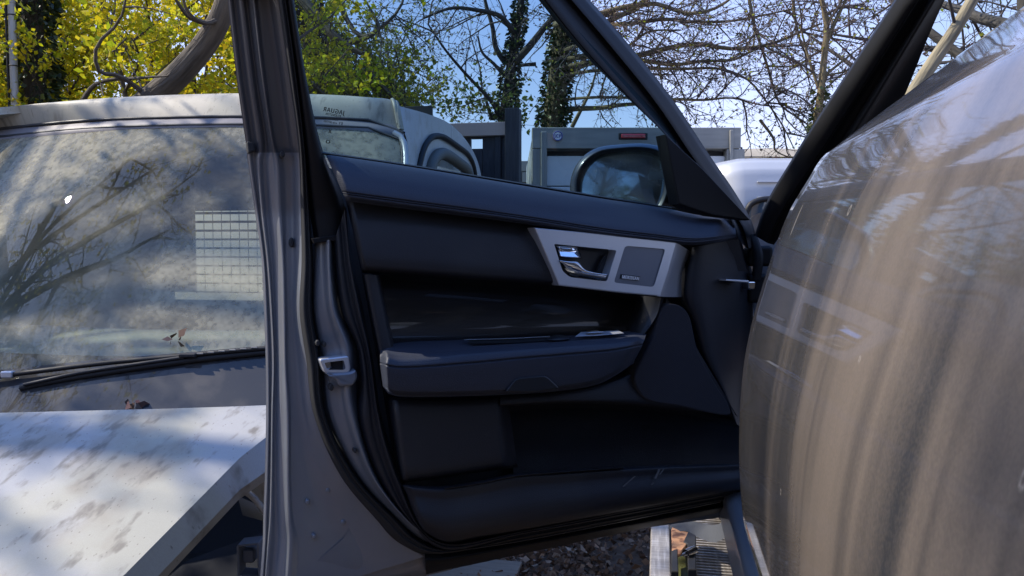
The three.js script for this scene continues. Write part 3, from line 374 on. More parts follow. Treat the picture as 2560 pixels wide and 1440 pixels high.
for (let k = 0; k < 6; k++) { const c = .116 + .31 * (k + .5); add('deck_plank', bedUV(bar(deckAt(-2.2, c, DECK_Y - .03), deckAt(2.6, c, DECK_Y - .03), .302, .06, INW, .004)), M.aluDark, bed); }
{ const gs = []; for (let s = -1.2; s < 2.4; s += .019) gs.push(bar(deckAt(s, .12, DECK_Y + .001), deckAt(s, .73, DECK_Y + .001), .009, .006, V(0, 1, 0), .002)); add('tread_ribs', bedUV(mg(gs)), M.alu, bed, { kind: 'stuff' }); }
for (const c of [.6, 1.5]) add('chassis_beam', bar(deckAt(-2.2, c, DECK_Y - .16), deckAt(2.6, c, DECK_Y - .16), .1, .18, INW), M.steel, bed);
for (const [s, c] of [[-1.6, .35], [-1.6, 1.75], [2.0, .35], [2.0, 1.75]]) { const q = deckAt(s, c, .27), g = new THREE.TorusGeometry(.18, .09, 10, 24); g.rotateY(Math.atan2(INW.x, INW.z)); g.translate(q.x, q.y, q.z); add('truck_wheel', g, M.rubber, bed); }
for (const [s, c] of [[-1.6, .6], [-1.6, 1.5], [2.0, .6], [2.0, 1.5]]) add('axle_post', bar(deckAt(s, c, .12), deckAt(s, c, DECK_Y - .2), .08, .08, INW), M.steel, bed);
// ratchet and strap
const webbing = std({ color: col(.055, .06, .07), roughness: .85, bumpMap: grainT, bumpScale: .0006 });
{ const rat = thing('strap_ratchet', 'rusty orange strap ratchet hooked into the truck bed channel', 'ratchet', deckAt(.15, .11)); M.rust = std({ map: tex(256, 256, (x, y) => mix3([.50, .26, .13], [.16, .07, .04], sstep(.5, .75, fbm(x, y, 5, 5, 5, 140))), { size: [.12, .12] }), roughness: .75 });
  const q = (u, v, dz = 0) => hit(u, v, X => X.y - (DECK_Y + .05 + dz), 1, 4);
  const pl = (name, pts, h, th, mat) => { const w = pts.map(([u, v]) => q(u, v, h)), o = w[0].clone(), s = new THREE.Shape(w.map(p => { const d = p.clone().sub(o); return new THREE.Vector2(d.dot(INW), d.dot(AX)); })), g = new THREE.ExtrudeGeometry(s, { depth: th, bevelEnabled: true, bevelSize: .002, bevelThickness: .002, bevelSegments: 1 }); g.applyMatrix4(new THREE.Matrix4().makeBasis(INW, AX, V(0, 1, 0)).setPosition(o)); return add(name, g, mat, rat); };
  pl('face_plate', [[1680, 1326], [1710, 1322], [1728, 1340], [1712, 1372], [1698, 1390], [1681, 1396]], .012, .006, M.rust);
  pl('side_plate', [[1728, 1334], [1738, 1345], [1738, 1445], [1722, 1445], [1720, 1380], [1710, 1374]], .0, .02, M.steel);
  pl('side_plate', [[1680, 1398], [1692, 1394], [1694, 1450], [1680, 1450]], .0, .02, M.steel);
  pl('liner', [[1694, 1398], [1720, 1392], [1722, 1450], [1694, 1450]], -.03, .004, std({ color: col(.07, .075, .02), roughness: .6 }));
  add('spool', (() => { const a = q(1714, 1384, .03), b = q(1736, 1374, .03), g = tube([a, a.clone().lerp(b, .5), b], .011, 6, 12); return g; })(), M.chrome, rat);
}
{ const q = (u, v, z) => P(u, v, z), st = thing('ratchet_strap', 'grey woven strap looped over the rusty ratchet', 'strap', deckAt(.3, .2));
  add('webbing', strip3([line3([[1672, 1316, 2.14], [1698, 1298, 2.18], [1745, 1306, 2.12], [1790, 1312, 2.06], [1832, 1284, 2.0], [1890, 1236, 1.98]]), line3([[1682, 1332, 2.10], [1712, 1328, 2.10], [1750, 1346, 2.05], [1788, 1356, 2.02], [1840, 1322, 1.97], [1900, 1288, 1.95]])], 30, 2), webbing, st);
  add('webbing_tail', strip3([line3([[1826, 1330, 2.06], [1836, 1390, 1.99], [1852, 1460, 1.93]]), line3([[1852, 1322, 2.07], [1864, 1390, 2.0], [1886, 1460, 1.94]])], 16, 2), webbing, st); }

// ================================================================ white flatbed van
const VF = AX.clone().negate(), VSd = INW;
const va = X => X.dot(VSd) + 1.87, vt = X => X.dot(VF);
const vanAt = (a, t, y) => VSd.clone().multiplyScalar(a - 1.87).addScaledVector(VF, t).setY(y);
const van = thing('flatbed_van', 'dirty white flatbed van with grimy windscreen and damaged front wing', 'van', vanAt(0, -3, 0));
const vanUV = q => [va(q), vt(q) - q.y * .5];
const grime = (base, s, k) => tex(1024, 1024, (x, y, i, j) => { let c = base; const f = fbm(x, y, 5, 4, 6, s), g = fbm(x, y, 9, 7, 5, s + 3), st = fbm(x, y, 54, 20, 4, s + 6); c = mix3(c, [.33, .31, .22], sstep(.42, .75, f) * .7 * k); c = mix3(c, [.25, .21, .15], sstep(.46, .76, g) * .7 * k); c = mix3(c, [.13, .11, .08], sstep(.56, .78, st * .7 + g * .35) * .8 * k); if (hsh(i >> 1, j >> 2, s) > .9955 - .004 * g) c = mix3(c, [.12, .10, .07], .3 + .5 * hsh(i >> 1, j >> 2, s + 1)); c = c.map(v => v * (.94 + .12 * hsh(i, j, s + 2))); return c; }, { size: [1.1, 1.1] });
M.vanPaint = phy({ map: grime([.36, .35, .33], 150, 1), roughness: .55, clearcoat: .15, clearcoatRoughness: .3 });
M.vanRoof = phy({ map: grime([.45, .40, .30], 160, .8), roughness: .6, clearcoat: .1, clearcoatRoughness: .4 });
M.vanSide = phy({ map: grime([.44, .445, .45], 170, .35), roughness: .4, clearcoat: .5, clearcoatRoughness: .2 });
const windF = X => vt(X) - (-1.94 - .8 * (X.y - 1.1) - .2 * va(X) ** 2);
const off = (k) => X => windF(X) - k; // k metres in front of the glass
const onF = (A, B, F, nu, nv, o = {}) => gridGeo(nu, nv, (s, t) => { const a = A(s), b = B(s); return hit(lerp(a.x, b.x, t), lerp(a.y, b.y, t), typeof F === 'function' && F.length === 2 ? (X => F(X, t)) : F, .8, 8); }, vanUV);
const wT = curve([[-520, 415], [-250, 372], [0, 346], [200, 326], [400, 318], [600, 315], [800, 318], [940, 326], [992, 338], [1010, 356]]), wB = curve([[-520, 960], [-250, 950], [0, 930], [200, 905], [400, 890], [600, 872], [800, 858], [940, 850], [996, 846], [1014, 840]]);
M.wind = phy({ color: col(.80, .88, .80), transmission: 1, thickness: 0, roughness: 0, ior: 1.52 });
const wind = add('windscreen', onF(wT, wB, windF, 40, 24), M.wind, van);
{ const al = tex(1024, 1024, (x, y, i, j) => { const f = fbm(x, y, 3, 3, 6, 180), g = fbm(x, y, 90, 90, 2, 181), sp = hsh(i, j, 9) > .985 ? .35 : 0; return clamp(.05 + .95 * sstep(.40, .70, f) * (.45 + .75 * g) + sp * sstep(.3, .6, f), 0, 1); }, { data: true, size: [1.3, 1.3] });
  add('dust_film', onF(wT, wB, off(.003), 40, 24), std({ color: col(.50, .46, .33), roughness: .95, alphaMap: al, transparent: true, opacity: .6 }), wind); }
const gask = phy({ color: col(.03, .03, .03), roughness: .5 });
add('windscreen_gasket', onF(poly([0, .2, .4, .55, .7, .85, .93, 1].map(t => { const p = wT(t); return [p.x, p.y - 22]; })), poly([0, .2, .4, .55, .7, .85, .93, 1].map(t => { const p = wT(t); return [p.x, p.y + 2]; })), (X, t) => windF(X) - .004 - .008 * Math.sin(t * Math.PI), 40, 6), std({ color: col(.20, .18, .175), roughness: .55 }), van);
for (const dy of [-24, -4]) { const pts = []; for (let i = 0; i <= 30; i++) { const p = wT(i / 30); pts.push(hit(p.x, p.y + dy, off(.008), .8, 8)); } add('gasket_bead', tube(pts, .006, 60, 6), gask, van); }
{ const e = []; for (const [u, v] of [[985, 332], [1004, 345], [1013, 372], [1015, 420], [1016, 520], [1016, 700], [1012, 840]]) e.push(hit(u, v, off(.01), .8, 8)); add('gasket_bead', tube(e, .012, 30, 6), M.vanSide, van); const e2 = []; for (const [u, v] of [[985, 336], [998, 346], [1005, 372], [1007, 420], [1008, 520], [1008, 700]]) e2.push(hit(u, v, off(.006), .8, 8)); add('gasket_bead', tube(e2, .006, 30, 6), gask, van); }
// roof front and roof
const crest = curve([[-520, 330], [-250, 308], [0, 287], [200, 270], [400, 257], [600, 251], [800, 253], [930, 261], [970, 262], [990, 270]]);
const wTup = poly([...Array(12)].map((_, i) => { const p = wT(i / 11); return [p.x, p.y - 21]; }));
const crestZ = u => 3.22 - .14 * Math.abs((u - 350) / 700) ** 2, crestP = s => { const c = crest(s); return P(c.x, c.y, crestZ(c.x)); };
const roofP = (s, t, k = 0) => { const c = crestP(s), w = wTup(s), e = hit(w.x, w.y, windF, .8, 8), q = c.lerp(e, t); q.y += .05 * Math.sin(t * Math.PI) + k; q.z += .03 * Math.sin(t * Math.PI) + k; return q; };
add('roof_front', gridGeo(40, 12, (s, t) => roofP(s, t), vanUV), M.vanRoof, van);
add('roof', gridGeo(24, 12, (s, t) => { const p = crestP(s), e = vanAt(va(p) * .97, -4.25, p.y - .03); const q = p.clone().lerp(e, t); q.y += .01 * Math.sin(t * Math.PI); return q; }, vanUV), M.vanRoof, van);
add('roof_seam', tube([0, .3, .6, .95].map(t => roofP(.93 - .012 * t, t, .004)), .007, 12, 6), M.vanRoof, van); add('roof_seam', tube([0, .3, .6, .98].map(t => roofP(.972 - .02 * t, t, -.002)), .012, 16, 8), M.vanRoof, van);
// cab side
const zs = (u, v) => 2.96 + Math.pow(clamp((u - 985) / 228, 0, 1.02), 1.55) * 1.2;
const sideL = curve([[968, 262], [985, 290], [1008, 325], [1019, 360], [1021, 430], [1022, 560], [1020, 860]]), sideR = curve([[986, 262], [1075, 287], [1125, 310], [1172, 360], [1199, 420], [1212, 560], [1216, 860]]);
add('cab_side', gridGeo(28, 30, (s, t) => { const a = sideL(t), b = sideR(t), u = lerp(a.x, b.x, s), v = lerp(a.y, b.y, s); return P(u, v, zs(u, v) + .05 * (1 - t)); }, q => [vt(q), q.y]), M.vanSide, van);
const sp = (l, k = .012) => l.map(([u, v]) => P(u, v, zs(u, v) - k));
const dr = add('cab_door_groove', tube(sp([[1040, 560], [1044, 440], [1049, 410], [1060, 371], [1078, 345], [1092, 340], [1107, 342], [1144, 366], [1172, 390], [1185, 420], [1191, 470], [1193, 560]], -.004), .013, 60, 6), M.black, van);
{ const o = sp([[1070, 470], [1075, 425], [1085, 398], [1100, 385], [1118, 388], [1142, 403], [1168, 428], [1180, 470]]); add('side_window_frame', tube(o, .026, 40, 8), std({ color: col(.12, .115, .10), roughness: .6 }), van);
  const c = curve([[1078, 480], [1082, 428], [1090, 405], [1103, 394], [1118, 396], [1140, 410], [1162, 432], [1172, 480]]); add('side_window', gridGeo(16, 4, (s, t) => { const p = c(s), u = lerp(p.x, 1125, t), v = lerp(p.y, 470, t); return P(u, v, zs(u, v) - .004); }), phy({ color: col(.05, .07, .09), roughness: .08, clearcoat: 1, clearcoatRoughness: .03 }), van); }
// black cowl below the glass, wiper
const bonB = curve([[-520, 1048], [-200, 1040], [0, 1032], [200, 1027], [400, 1022], [560, 1017], [700, 1012], [850, 1000]]);
const cowT = poly([...Array(10)].map((_, i) => { const p = wB(i / 9 * .84); return [p.x, p.y - 3]; }));
add('cowl', onF(cowT, bonB, (X, t) => windF(X) - .004 - .02 * t, 30, 8), phy({ map: tex(256, 256, (x, y, i, j) => mix3([.007, .007, .009], [.05, .042, .033], sstep(.55, .85, fbm(x, y, 5, 5, 6, 190)) + (hsh(i, j, 3) > .99 ? .4 : 0)), { size: [.5, .5] }), roughness: .75, clearcoat: .8, clearcoatRoughness: .01 }), van);
{ const w = (l, k) => l.map(([u, v]) => hit(u, v, off(k), .8, 8)); const wp = add('wiper', tube(w([[-160, 975], [-60, 952], [0, 941], [120, 925], [280, 906], [460, 890], [560, 880], [700, 868]], .03), .008, 60, 6), M.black, van);
  add('wiper_blade', tube(w([[52, 970], [120, 955], [300, 925], [480, 900], [700, 876]], .018), .010, 50, 6), M.rubber, wp); add('wiper_frame', tube(w([[60, 962], [200, 932], [330, 912], [460, 893]], .034), .006, 40, 6), M.steel, wp); add('wiper_joint', box(.035, .02, .02).translate(...w([[20, 936]], .034)[0].toArray()), M.silver, wp); add('wiper_clip', box(.05, .012, .02).translate(...w([[470, 888]], .04)[0].toArray()), M.steel, wp);
  for (let k = 0; k < 6; k++) add('blade_slot', box(.018, .004, .006, .001).translate(...w([[500 + k * 27, 884 - k * 3]], .042)[0].toArray()), std({ color: col(.3, .28, .24), roughness: .7 }), wp); }
// bonnet and what is left of the wing
const bonY = (t, a) => 1.158 - .30 * (t + 1.75) - .14 * Math.max(0, t + 1.75) ** 2 - .05 * a * a;
const bonF = h => X => X.y - bonY(vt(X), va(X)) + h;
const ridge = curve([[-60, 1460], [120, 1460], [295, 1450], [430, 1310], [600, 1142], [700, 1075]]), edgeC = curve([[-60, 1475], [140, 1475], [368, 1465], [480, 1344], [600, 1224], [720, 1130]]);
add('bonnet', gridGeo(72, 30, (s, t) => { const a = poly([[-1500, 1090], [-300, 1044], [0, 1032], [200, 1027], [400, 1022], [560, 1017], [720, 1011]])(s), b = poly([[-1500, 1475], [-300, 1475], [0, 1475], [150, 1475], [300, 1448], [450, 1296], [600, 1144], [720, 1050]])(s); return hit(lerp(a.x, b.x, t), lerp(a.y, b.y, t), bonF(0), .8, 8); }, vanUV), M.vanPaint, van);
add('bonnet_edge', gridGeo(30, 8, (s, t) => { const a = poly([[300, 1448], [450, 1296], [600, 1144], [720, 1050]])(s), b = poly([[374, 1462], [487, 1343], [600, 1224], [720, 1140]])(s); return hit(lerp(a.x, b.x, t), lerp(a.y, b.y, t), bonF(.057 * t), .8, 8); }, vanUV), M.vanPaint, van);
add('bonnet_lip', gridGeo(30, 3, (s, t) => { const b = poly([[374, 1462], [487, 1343], [600, 1224], [720, 1140]])(s), p = hit(b.x, b.y, bonF(.057), .8, 8); return p.add(V(-.01 * t, -.03 * t, -.02 * t)); }, vanUV), M.vanPaint, van);
const plast = phy({ color: col(.022, .024, .03), roughness: .8, specularIntensity: .4 });
add('inner_wing', gridGeo(10, 10, (s, t) => P(lerp(330, 760, s), lerp(1160, 1500, t), 2.75 - .3 * t)), plast, van);
add('wing_corner', gridGeo(12, 6, (s, t) => { const a = curve([[600, 1222], [640, 1240], [680, 1280], [720, 1330]])(s), b = curve([[640, 1180], [680, 1180], [720, 1200], [760, 1240]])(s); return P(lerp(a.x, b.x, t), lerp(a.y, b.y, t), 2.06 - .02 * t); }, vanUV), M.vanSide, van);
add('wing_flange', tube([[598, 1222], [625, 1236], [645, 1256], [664, 1282]].map(([u, v]) => P(u, v, 2.03)), .009, 16, 6), M.vanSide, van);
add('lamp_housing', gridGeo(4, 4, (s, t) => { const a = poly([[594, 1240], [664, 1270]])(s), b = poly([[606, 1288], [664, 1304]])(s); return P(lerp(a.x, b.x, t), lerp(a.y, b.y, t), 2.07 - .05 * t); }), plast, van);
add('inner_panel', gridGeo(6, 4, (s, t) => { const a = poly([[470, 1400], [660, 1330]])(s), b = poly([[400, 1460], [670, 1460]])(s); return P(lerp(a.x, b.x, t), lerp(a.y, b.y, t), 2.2 - .1 * t); }), plast, van);
add('wing_bracket', mg([bar(P(603, 1356, 1.95), P(604, 1432, 1.95), .006, .05, V(1, 0, 0), .002), bar(P(652, 1350, 1.95), P(656, 1436, 1.95), .006, .05, V(1, 0, 0), .002), bar(P(602, 1356, 1.95), P(654, 1350, 1.95), .006, .05, V(0, 1, 0), .002), bar(P(603, 1430, 1.95), P(656, 1434, 1.95), .006, .05, V(0, 1, 0), .002), box(.03, .035, .04, .006).translate(...P(626, 1384, 1.97).toArray())]), std({ color: col(.10, .11, .13), roughness: .5 }), van);
// cab inside: shelf, seats back wall with a wire guard
const vt0 = t => X => vt(X) - t;
const vanBox = (u0, v0, u1, v1, t, th) => { const a = hit(u0, v0, vt0(t), .8, 12), b = hit(u1, v1, vt0(t), .8, 12), w = b.clone().sub(a).dot(VSd), h = a.y - b.y, g = box(Math.abs(w), Math.abs(h), th, .003); g.applyMatrix4(new THREE.Matrix4().makeBasis(VSd, V(0, 1, 0), VF).setPosition(a.add(b).multiplyScalar(.5).addScaledVector(VF, -th / 2))); return g; };
add('dashboard', gridGeo(8, 8, (s, t) => vanAt(lerp(-.86, .86, s), lerp(-2.2, -2.75, t) - .15 * (s * 2 - 1) ** 2, 1.245 + .05 * Math.sin(t * 3))), std({ color: col(.20, .20, .185), roughness: .8 }), van);
add('dashboard_front', gridGeo(6, 4, (s, t) => vanAt(lerp(-.86, .86, s), -2.75 - .15 * (s * 2 - 1) ** 2 - .03 * t, 1.25 - .5 * t)), M.black, van);
const cabWall = std({ color: col(.035, .036, .034), roughness: .9 });
for (const r of [[-900, 330, 1080, 522], [-900, 730, 1080, 1200], [-900, 522, 330, 730], [386, 522, 484, 730], [330, 602, 386, 730], [652, 522, 1080, 730]]) add('cab_back_panel', vanBox(...r, -4.1, .03), cabWall, van);
for (let u = 332; u < 390; u += 22) add('guard_wire', vanBox(u, 520, u + 4, 604, -4.06, .006), M.black, van); for (let v = 524; v < 604; v += 21) add('guard_wire', vanBox(330, v, 388, v + 4, -4.05, .006), M.black, van);
for (let u = 486; u < 656; u += 22) add('guard_wire', vanBox(u, 520, u + 5, 732, -4.06, .006), M.black, van); for (let v = 530; v < 730; v += 22) add('guard_wire', vanBox(484, v, 654, v + 5, -4.05, .006), M.black, van);
add('load_sheet', gridGeo(6, 6, (s, t) => vanAt(lerp(-1.3, .95, s), -4.35 - .5 * t, 1.15 + .95 * t + .03 * Math.sin(s * 9))), std({ color: col(.26, .27, .25), roughness: .8 }), van);
for (const a of [-.94]) add('cab_side', gridGeo(6, 4, (s, t) => vanAt(a, lerp(-2.2, -4.2, s), lerp(.6, 2.05, t))), M.vanSide, van);
add('floor_pan', bar(vanAt(0, -1.3, .52), vanAt(0, -7, .52), 1.7, .12, VSd), M.steel, van);
add('front_panel', bar(vanAt(-.8, -1.0, .62), vanAt(.1, -1.0, .62), .35, .1, V(0, 1, 0), .04), M.vanPaint, van);
for (const [a, t] of [[-.8, -1.85], [.78, -1.85], [-.8, -5.2], [.78, -5.2]]) { const q = vanAt(a, t, .33), g = new THREE.TorusGeometry(.235, .095, 10, 24); g.rotateY(Math.atan2(VSd.x, VSd.z)); g.translate(q.x, q.y, q.z); const w = add('wheel', g, M.rubber, van); const r = new THREE.CylinderGeometry(.2, .2, .08, 20).rotateX(Math.PI / 2); r.rotateY(Math.atan2(VSd.x, VSd.z)); r.translate(q.x, q.y, q.z); add('rim', r, M.steel, w); }
// steel headboard and load bed
M.darkSteel = std({ map: dustyCol([.016, .019, .028], [.04, .044, .055], .6, 200), roughness: .55, metalness: .2 });
add('headboard_panel', mg([vanBox(820, 338, 1176, 560, -4.42, .04), vanBox(1206, 338, 1266, 560, -4.42, .04), vanBox(1176, 372, 1206, 560, -4.42, .04), vanBox(1176, 338, 1206, 346, -4.42, .04)]), M.darkSteel, van);
add('headboard_rail', vanBox(1100, 309, 1264, 338, -4.38, .07), std({ color: col(.34, .27, .25), roughness: .6 }), van);
add('headboard_post', vanBox(1262, 270, 1297, 620, -4.36, .09), M.darkSteel, van);
add('headboard_post', vanBox(1236, 340, 1252, 560, -4.40, .03), M.darkSteel, van);
add('load_bed', bar(vanAt(0, -4.45, .82), vanAt(0, -7.2, .82), 2.0, .1, VSd), M.darkSteel, van);

// dead leaves caught on the van
function deadLeaf(u, v, F, size, n, label) { const L = new Leaves(); const c = hit(u, v, F, .8, 8); for (let i = 0; i < n; i++) L.add(c.clone().add(V(rr(-.4, .4) * size, .004 + rr(0, .25) * size, rr(-.2, .2) * size)), size * rr(.3, .8), [rr(.10, .17), rr(.075, .10), rr(.06, .08)], .2); single('dead_leaf', L.geo(), M.dead, label, 'leaf'); }
deadLeaf(432, 858, off(.012), .05, 6, 'curled brown dead leaf lying on the grimy windscreen');
deadLeaf(335, 1016, off(.04), .06, 9, 'tuft of shrivelled leaves against the back of the white bonnet');

// ================================================================ grey box truck
{ const Z = 8.3, o = P(1590, 318, Z), t = thing('box_truck', 'box truck with weathered grey rear frame and white shutter', 'truck', V(o.x, 0, -Z));
  M.truckGrey = std({ map: tex(512, 512, (x, y) => mix3([.19, .19, .175], [.34, .33, .29], clamp(fbm(x, y, 6, 6, 6, 210) * 1.4 - .2 + .4 * Math.pow(fbm(x, y, 40, 3, 3, 211), 3), 0, 1)), { size: [2, 2] }), roughness: .6 });
  const q = (u0, v0, u1, v1, dz, th) => { const a = P(u0, v0, Z), b = P(u1, v1, Z), g = box(b.x - a.x, Math.max(.02, a.y - b.y), th, .01); g.translate((a.x + b.x) / 2, (a.y + b.y) / 2, -Z - th / 2 + dz); return g; };
  add('top_beam', q(1330, 319, 1851, 372, .02, .2), M.truckGrey, t); add('post', q(1330, 373, 1366, 930, .02, .2), M.truckGrey, t); add('post', q(1816, 373, 1852, 930, .02, .2), M.truckGrey, t); add('post_rib', q(1822, 326, 1830, 404, .05, .06), M.truckGrey, t); add('post_rib', q(1352, 330, 1366, 560, .04, .05), M.truckGrey, t);
  add('shutter_recess', q(1366, 374, 1816, 387, -.12, .04), M.black, t);
  const wp = std({ map: tex(256, 256, (x, y) => mix3([.56, .57, .56], [.68, .69, .69], fbm(x, y, 4, 4, 5, 215)), { size: [2, 2] }), roughness: .5 });
  for (let k = 0; k < 6; k++) add('shutter_panel', q(1367, 388 + k * 78, 1815, 388 + k * 78 + 76, -.06, .04), wp, t);
  add('marker_lamp', q(1552, 336, 1612, 347, .045, .03), phy({ color: col(.35, .01, .02), roughness: .25, clearcoat: 1 }), t); add('lamp_rim', q(1546, 333, 1618, 350, .03, .02), M.black, t);
  const bd = P(1394, 341, Z), disc = new THREE.CylinderGeometry(.052, .052, .012, 28).rotateX(Math.PI / 2); disc.translate(bd.x, bd.y, -Z + .03); const badge = add('badge', disc, std({ color: col(.75, .75, .78), roughness: .5 }), t);
  const ringG = new THREE.TorusGeometry(.046, .006, 6, 30); ringG.translate(bd.x, bd.y, -Z + .037); add('badge_ring', ringG, std({ color: col(.10, .10, .30), roughness: .5 }), badge);
  const tg = new TextGeometry('JCP', { font, size: .034, depth: .004 }); tg.computeBoundingBox(); tg.translate(bd.x - tg.boundingBox.max.x / 2, bd.y - .017, -Z + .036); add('badge_lettering', tg, std({ color: col(.08, .08, .25), roughness: .5 }), badge);
  const bb = P(1332, 330, Z), be = P(1850, 800, Z); add('box_body', box(be.x - bb.x, bb.y - be.y, 3.4, .02).translate((bb.x + be.x) / 2, (bb.y + be.y) / 2, -Z - 1.95), wp, t); add('chassis', box(1.4, .25, 5.2).translate((bb.x + be.x) / 2, .62, -Z - 2.2), M.steel, t);
  for (const [x, z] of [[bb.x + .3, -Z - .8], [be.x - .3, -Z - .8], [bb.x + .3, -Z - 4.3], [be.x - .3, -Z - 4.3]]) { const g = new THREE.TorusGeometry(.27, .11, 10, 22).rotateY(Math.PI / 2); g.translate(x, .38, z); add('wheel', g, M.rubber, t); }
}
// ================================================================ white van beyond the car
{ const Z = 6.6, o = P(2050, 395, Z), t = thing('panel_van', 'clean white panel van parked beyond the windscreen pillar', 'van', V(o.x, 0, -Z - .9));
  const wv = phy({ color: col(.44, .45, .47), roughness: .35, clearcoat: .6, clearcoatRoughness: .1 }), L = P(1778, 500, Z).x, R = L + 4.6, rows = [[0, .42], [0, 1.2], [-.02, 1.62], [-.06, 2.05], [-.10, 2.22], [-.18, 2.31], [-.32, 2.345], [-.9, 2.37]];
  add('body', gridGeo(30, 28, (s, q) => { const x = q * (rows.length - 1), i = Math.min(rows.length - 2, Math.floor(x + 1e-6)), f = x - i, e = Math.pow(1 - sstep(0, .05, s), 2) * .3, y = lerp(rows[i][1], rows[i + 1][1], f) - .06 * Math.pow(1 - sstep(0, .10, s), 2) * sstep(1.4, 2.4, lerp(rows[i][1], rows[i + 1][1], f)); return V(lerp(L, R, s), y, -Z + lerp(rows[i][0], rows[i + 1][0], f) - e); }), wv, t);
  add('body', gridGeo(2, 2, (s, q) => V(lerp(L + .02, R, s), lerp(.42, 2.36, q), -Z - 1.85)), wv, t); add('roof', gridGeo(4, 3, (s, q) => V(lerp(L + .3, R, s), 2.36, -Z - lerp(.85, 1.85, q))), wv, t);
  for (const y of [2.12, 1.99]) add('side_crease', bar(V(L + .4, y, -Z - .06), V(R, y, -Z - .06), .02, .012, V(0, 0, 1), .004), wv, t);
  const fr = curve([[1868, 575], [1866, 535], [1876, 512], [1900, 500], [1940, 497], [2000, 496]]), pts = [...Array(20)].map((_, i) => { const p = fr(i / 19); return P(p.x, p.y, Z - .02); }); add('window_frame', tube(pts, .024, 40, 8), M.black, t);
  add('window_pane', gridGeo(12, 4, (s, q) => { const p = fr(.15 + .85 * s); return P(p.x + 3, lerp(p.y + 6, 575, q), Z - .015); }), phy({ color: col(.04, .07, .10), roughness: .05, clearcoat: 1 }), t);
  add('underside', box(4.2, .2, 1.6).translate((L + R) / 2, .45, -Z - .9), M.steel, t); for (const [x, z] of [[L + .9, -Z - .15], [R - .9, -Z - .15], [L + .9, -Z - 1.7], [R - .9, -Z - 1.7]]) { const g = new THREE.TorusGeometry(.23, .095, 10, 22); g.translate(x, .325, z); add('wheel', g, M.rubber, t); }
}
// ================================================================ shed, wall, lamp post
{ const Z = 14, t = thing('shed', 'low shed with dappled tan sheet roof behind the vans', 'shed', V(P(1950, 380, Z).x, 0, -Z)), a = P(1820, 392, Z), b = P(2250, 392, Z), ry = P(1900, 350, Z).y;
  const tan = std({ map: tex(512, 512, (x, y) => mix3([.26, .22, .16], [.40, .35, .26], fbm(x, y, 6, 6, 6, 220)), { size: [1.5, 1.5] }), roughness: .85 });
  add('wall', box(b.x - a.x, a.y, .2).translate((a.x + b.x) / 2, a.y / 2, -Z), tan, t); add('roof', gridGeo(40, 6, (s, q) => V(lerp(a.x - .1, b.x, s), lerp(a.y - .02, ry + .02, q) + .012 * Math.sin(s * 240), -Z + .15 - 1.6 * q)), tan, t); }
{ const Z = 17, t = thing('block_wall', 'pale block wall glimpsed between the headboard and grey truck', 'wall', V(P(1300, 400, Z).x, 0, -Z)), a = P(900, 402, Z), b = P(1420, 402, Z), m = std({ color: col(.48, .43, .34), roughness: .9 }), dk = std({ color: col(.2, .18, .15), roughness: .9 });
  add('core', box(b.x - a.x, a.y - .02, .18).translate((a.x + b.x) / 2, a.y / 2 - .01, -Z - .02), dk, t);
  const gs = box(.44, .215, .2, .006); for (let r = 0; r < 3; r++) for (let k = 0; k < 11; k++) { const x = a.x + .23 + k * .46 - (r % 2) * .22; if (x > b.x) continue; const mm = add('block', gs.clone().translate(x, a.y - .12 - r * .235, -Z), m, t); } add('lower_blocks', box(b.x - a.x, a.y - .75, .2).translate((a.x + b.x) / 2, (a.y - .75) / 2, -Z), m, t); }
{ const Z = 7.2, t = thing('lamp_post', 'slim grey metal post beside the ivy-covered trunk', 'post', V(P(38, 280, Z).x, 0, -Z)), x = P(38, 280, Z).x; add('pole', new THREE.CylinderGeometry(.03, .036, 6.4, 16).translate(x, 3.2, -Z), std({ color: col(.40, .40, .41), roughness: .45, metalness: .4 }), t); add('conduit', new THREE.CylinderGeometry(.010, .010, 6.2, 8).translate(x - .04, 3.1, -Z + .02), M.black, t); for (let k = 0; k < 9; k++) add('clip', new THREE.TorusGeometry(.036, .005, 6, 16).rotateX(Math.PI / 2).translate(x, 1.4 + k * .45, -Z), M.steel, t); add('foot', new THREE.CylinderGeometry(.07, .08, .1, 16).translate(x, .05, -Z), M.steel, t); }
// ================================================================ trees and shrubs
const limeTone = () => { const k = rnd(); return k < .75 ? [rr(.52, .68), rr(.48, .60), rr(.012, .03)] : k < .9 ? [rr(.28, .36), rr(.34, .40), .015] : [rr(.60, .70), rr(.48, .55), .02]; };
const olive = () => { const k = rnd(); return k < .75 ? [rr(.26, .36), rr(.26, .34), rr(.03, .06)] : [rr(.14, .2), rr(.16, .2), .03]; };
const ivyTone = () => { const k = rr(.6, 1.3); return rnd() < .12 ? [.14 * k, .16 * k, .04 * k] : [.035 * k, .055 * k, .018 * k]; };
const budTone = () => rnd() < .25 ? [rr(.22, .32), rr(.24, .32), .03] : [rr(.09, .14), rr(.07, .09), rr(.06, .08)];
let treeCount = 0;
function tree(name, label, category, base, build, o = {}) { const t = thing(name, label, category, base, o.group), w = new Wood(), tw = new Wood(), L = new Leaves(), I = new Leaves(); seed = 7919 * (++treeCount) + (o.seed || 0); build(w, tw, L, I); if (w.p.length) add('trunk', w.geo(), o.bark || M.barkDark, t); if (tw.p.length) add('twigs', tw.geo(), M.twig, t, { kind: 'stuff' }); if (L.p.length) add('crown', L.geo(), o.leafMat || M.leaf, t, { kind: 'stuff' }); if (I.p.length) add('ivy', I.geo(), M.ivy, t, { kind: 'stuff' }); return t; }
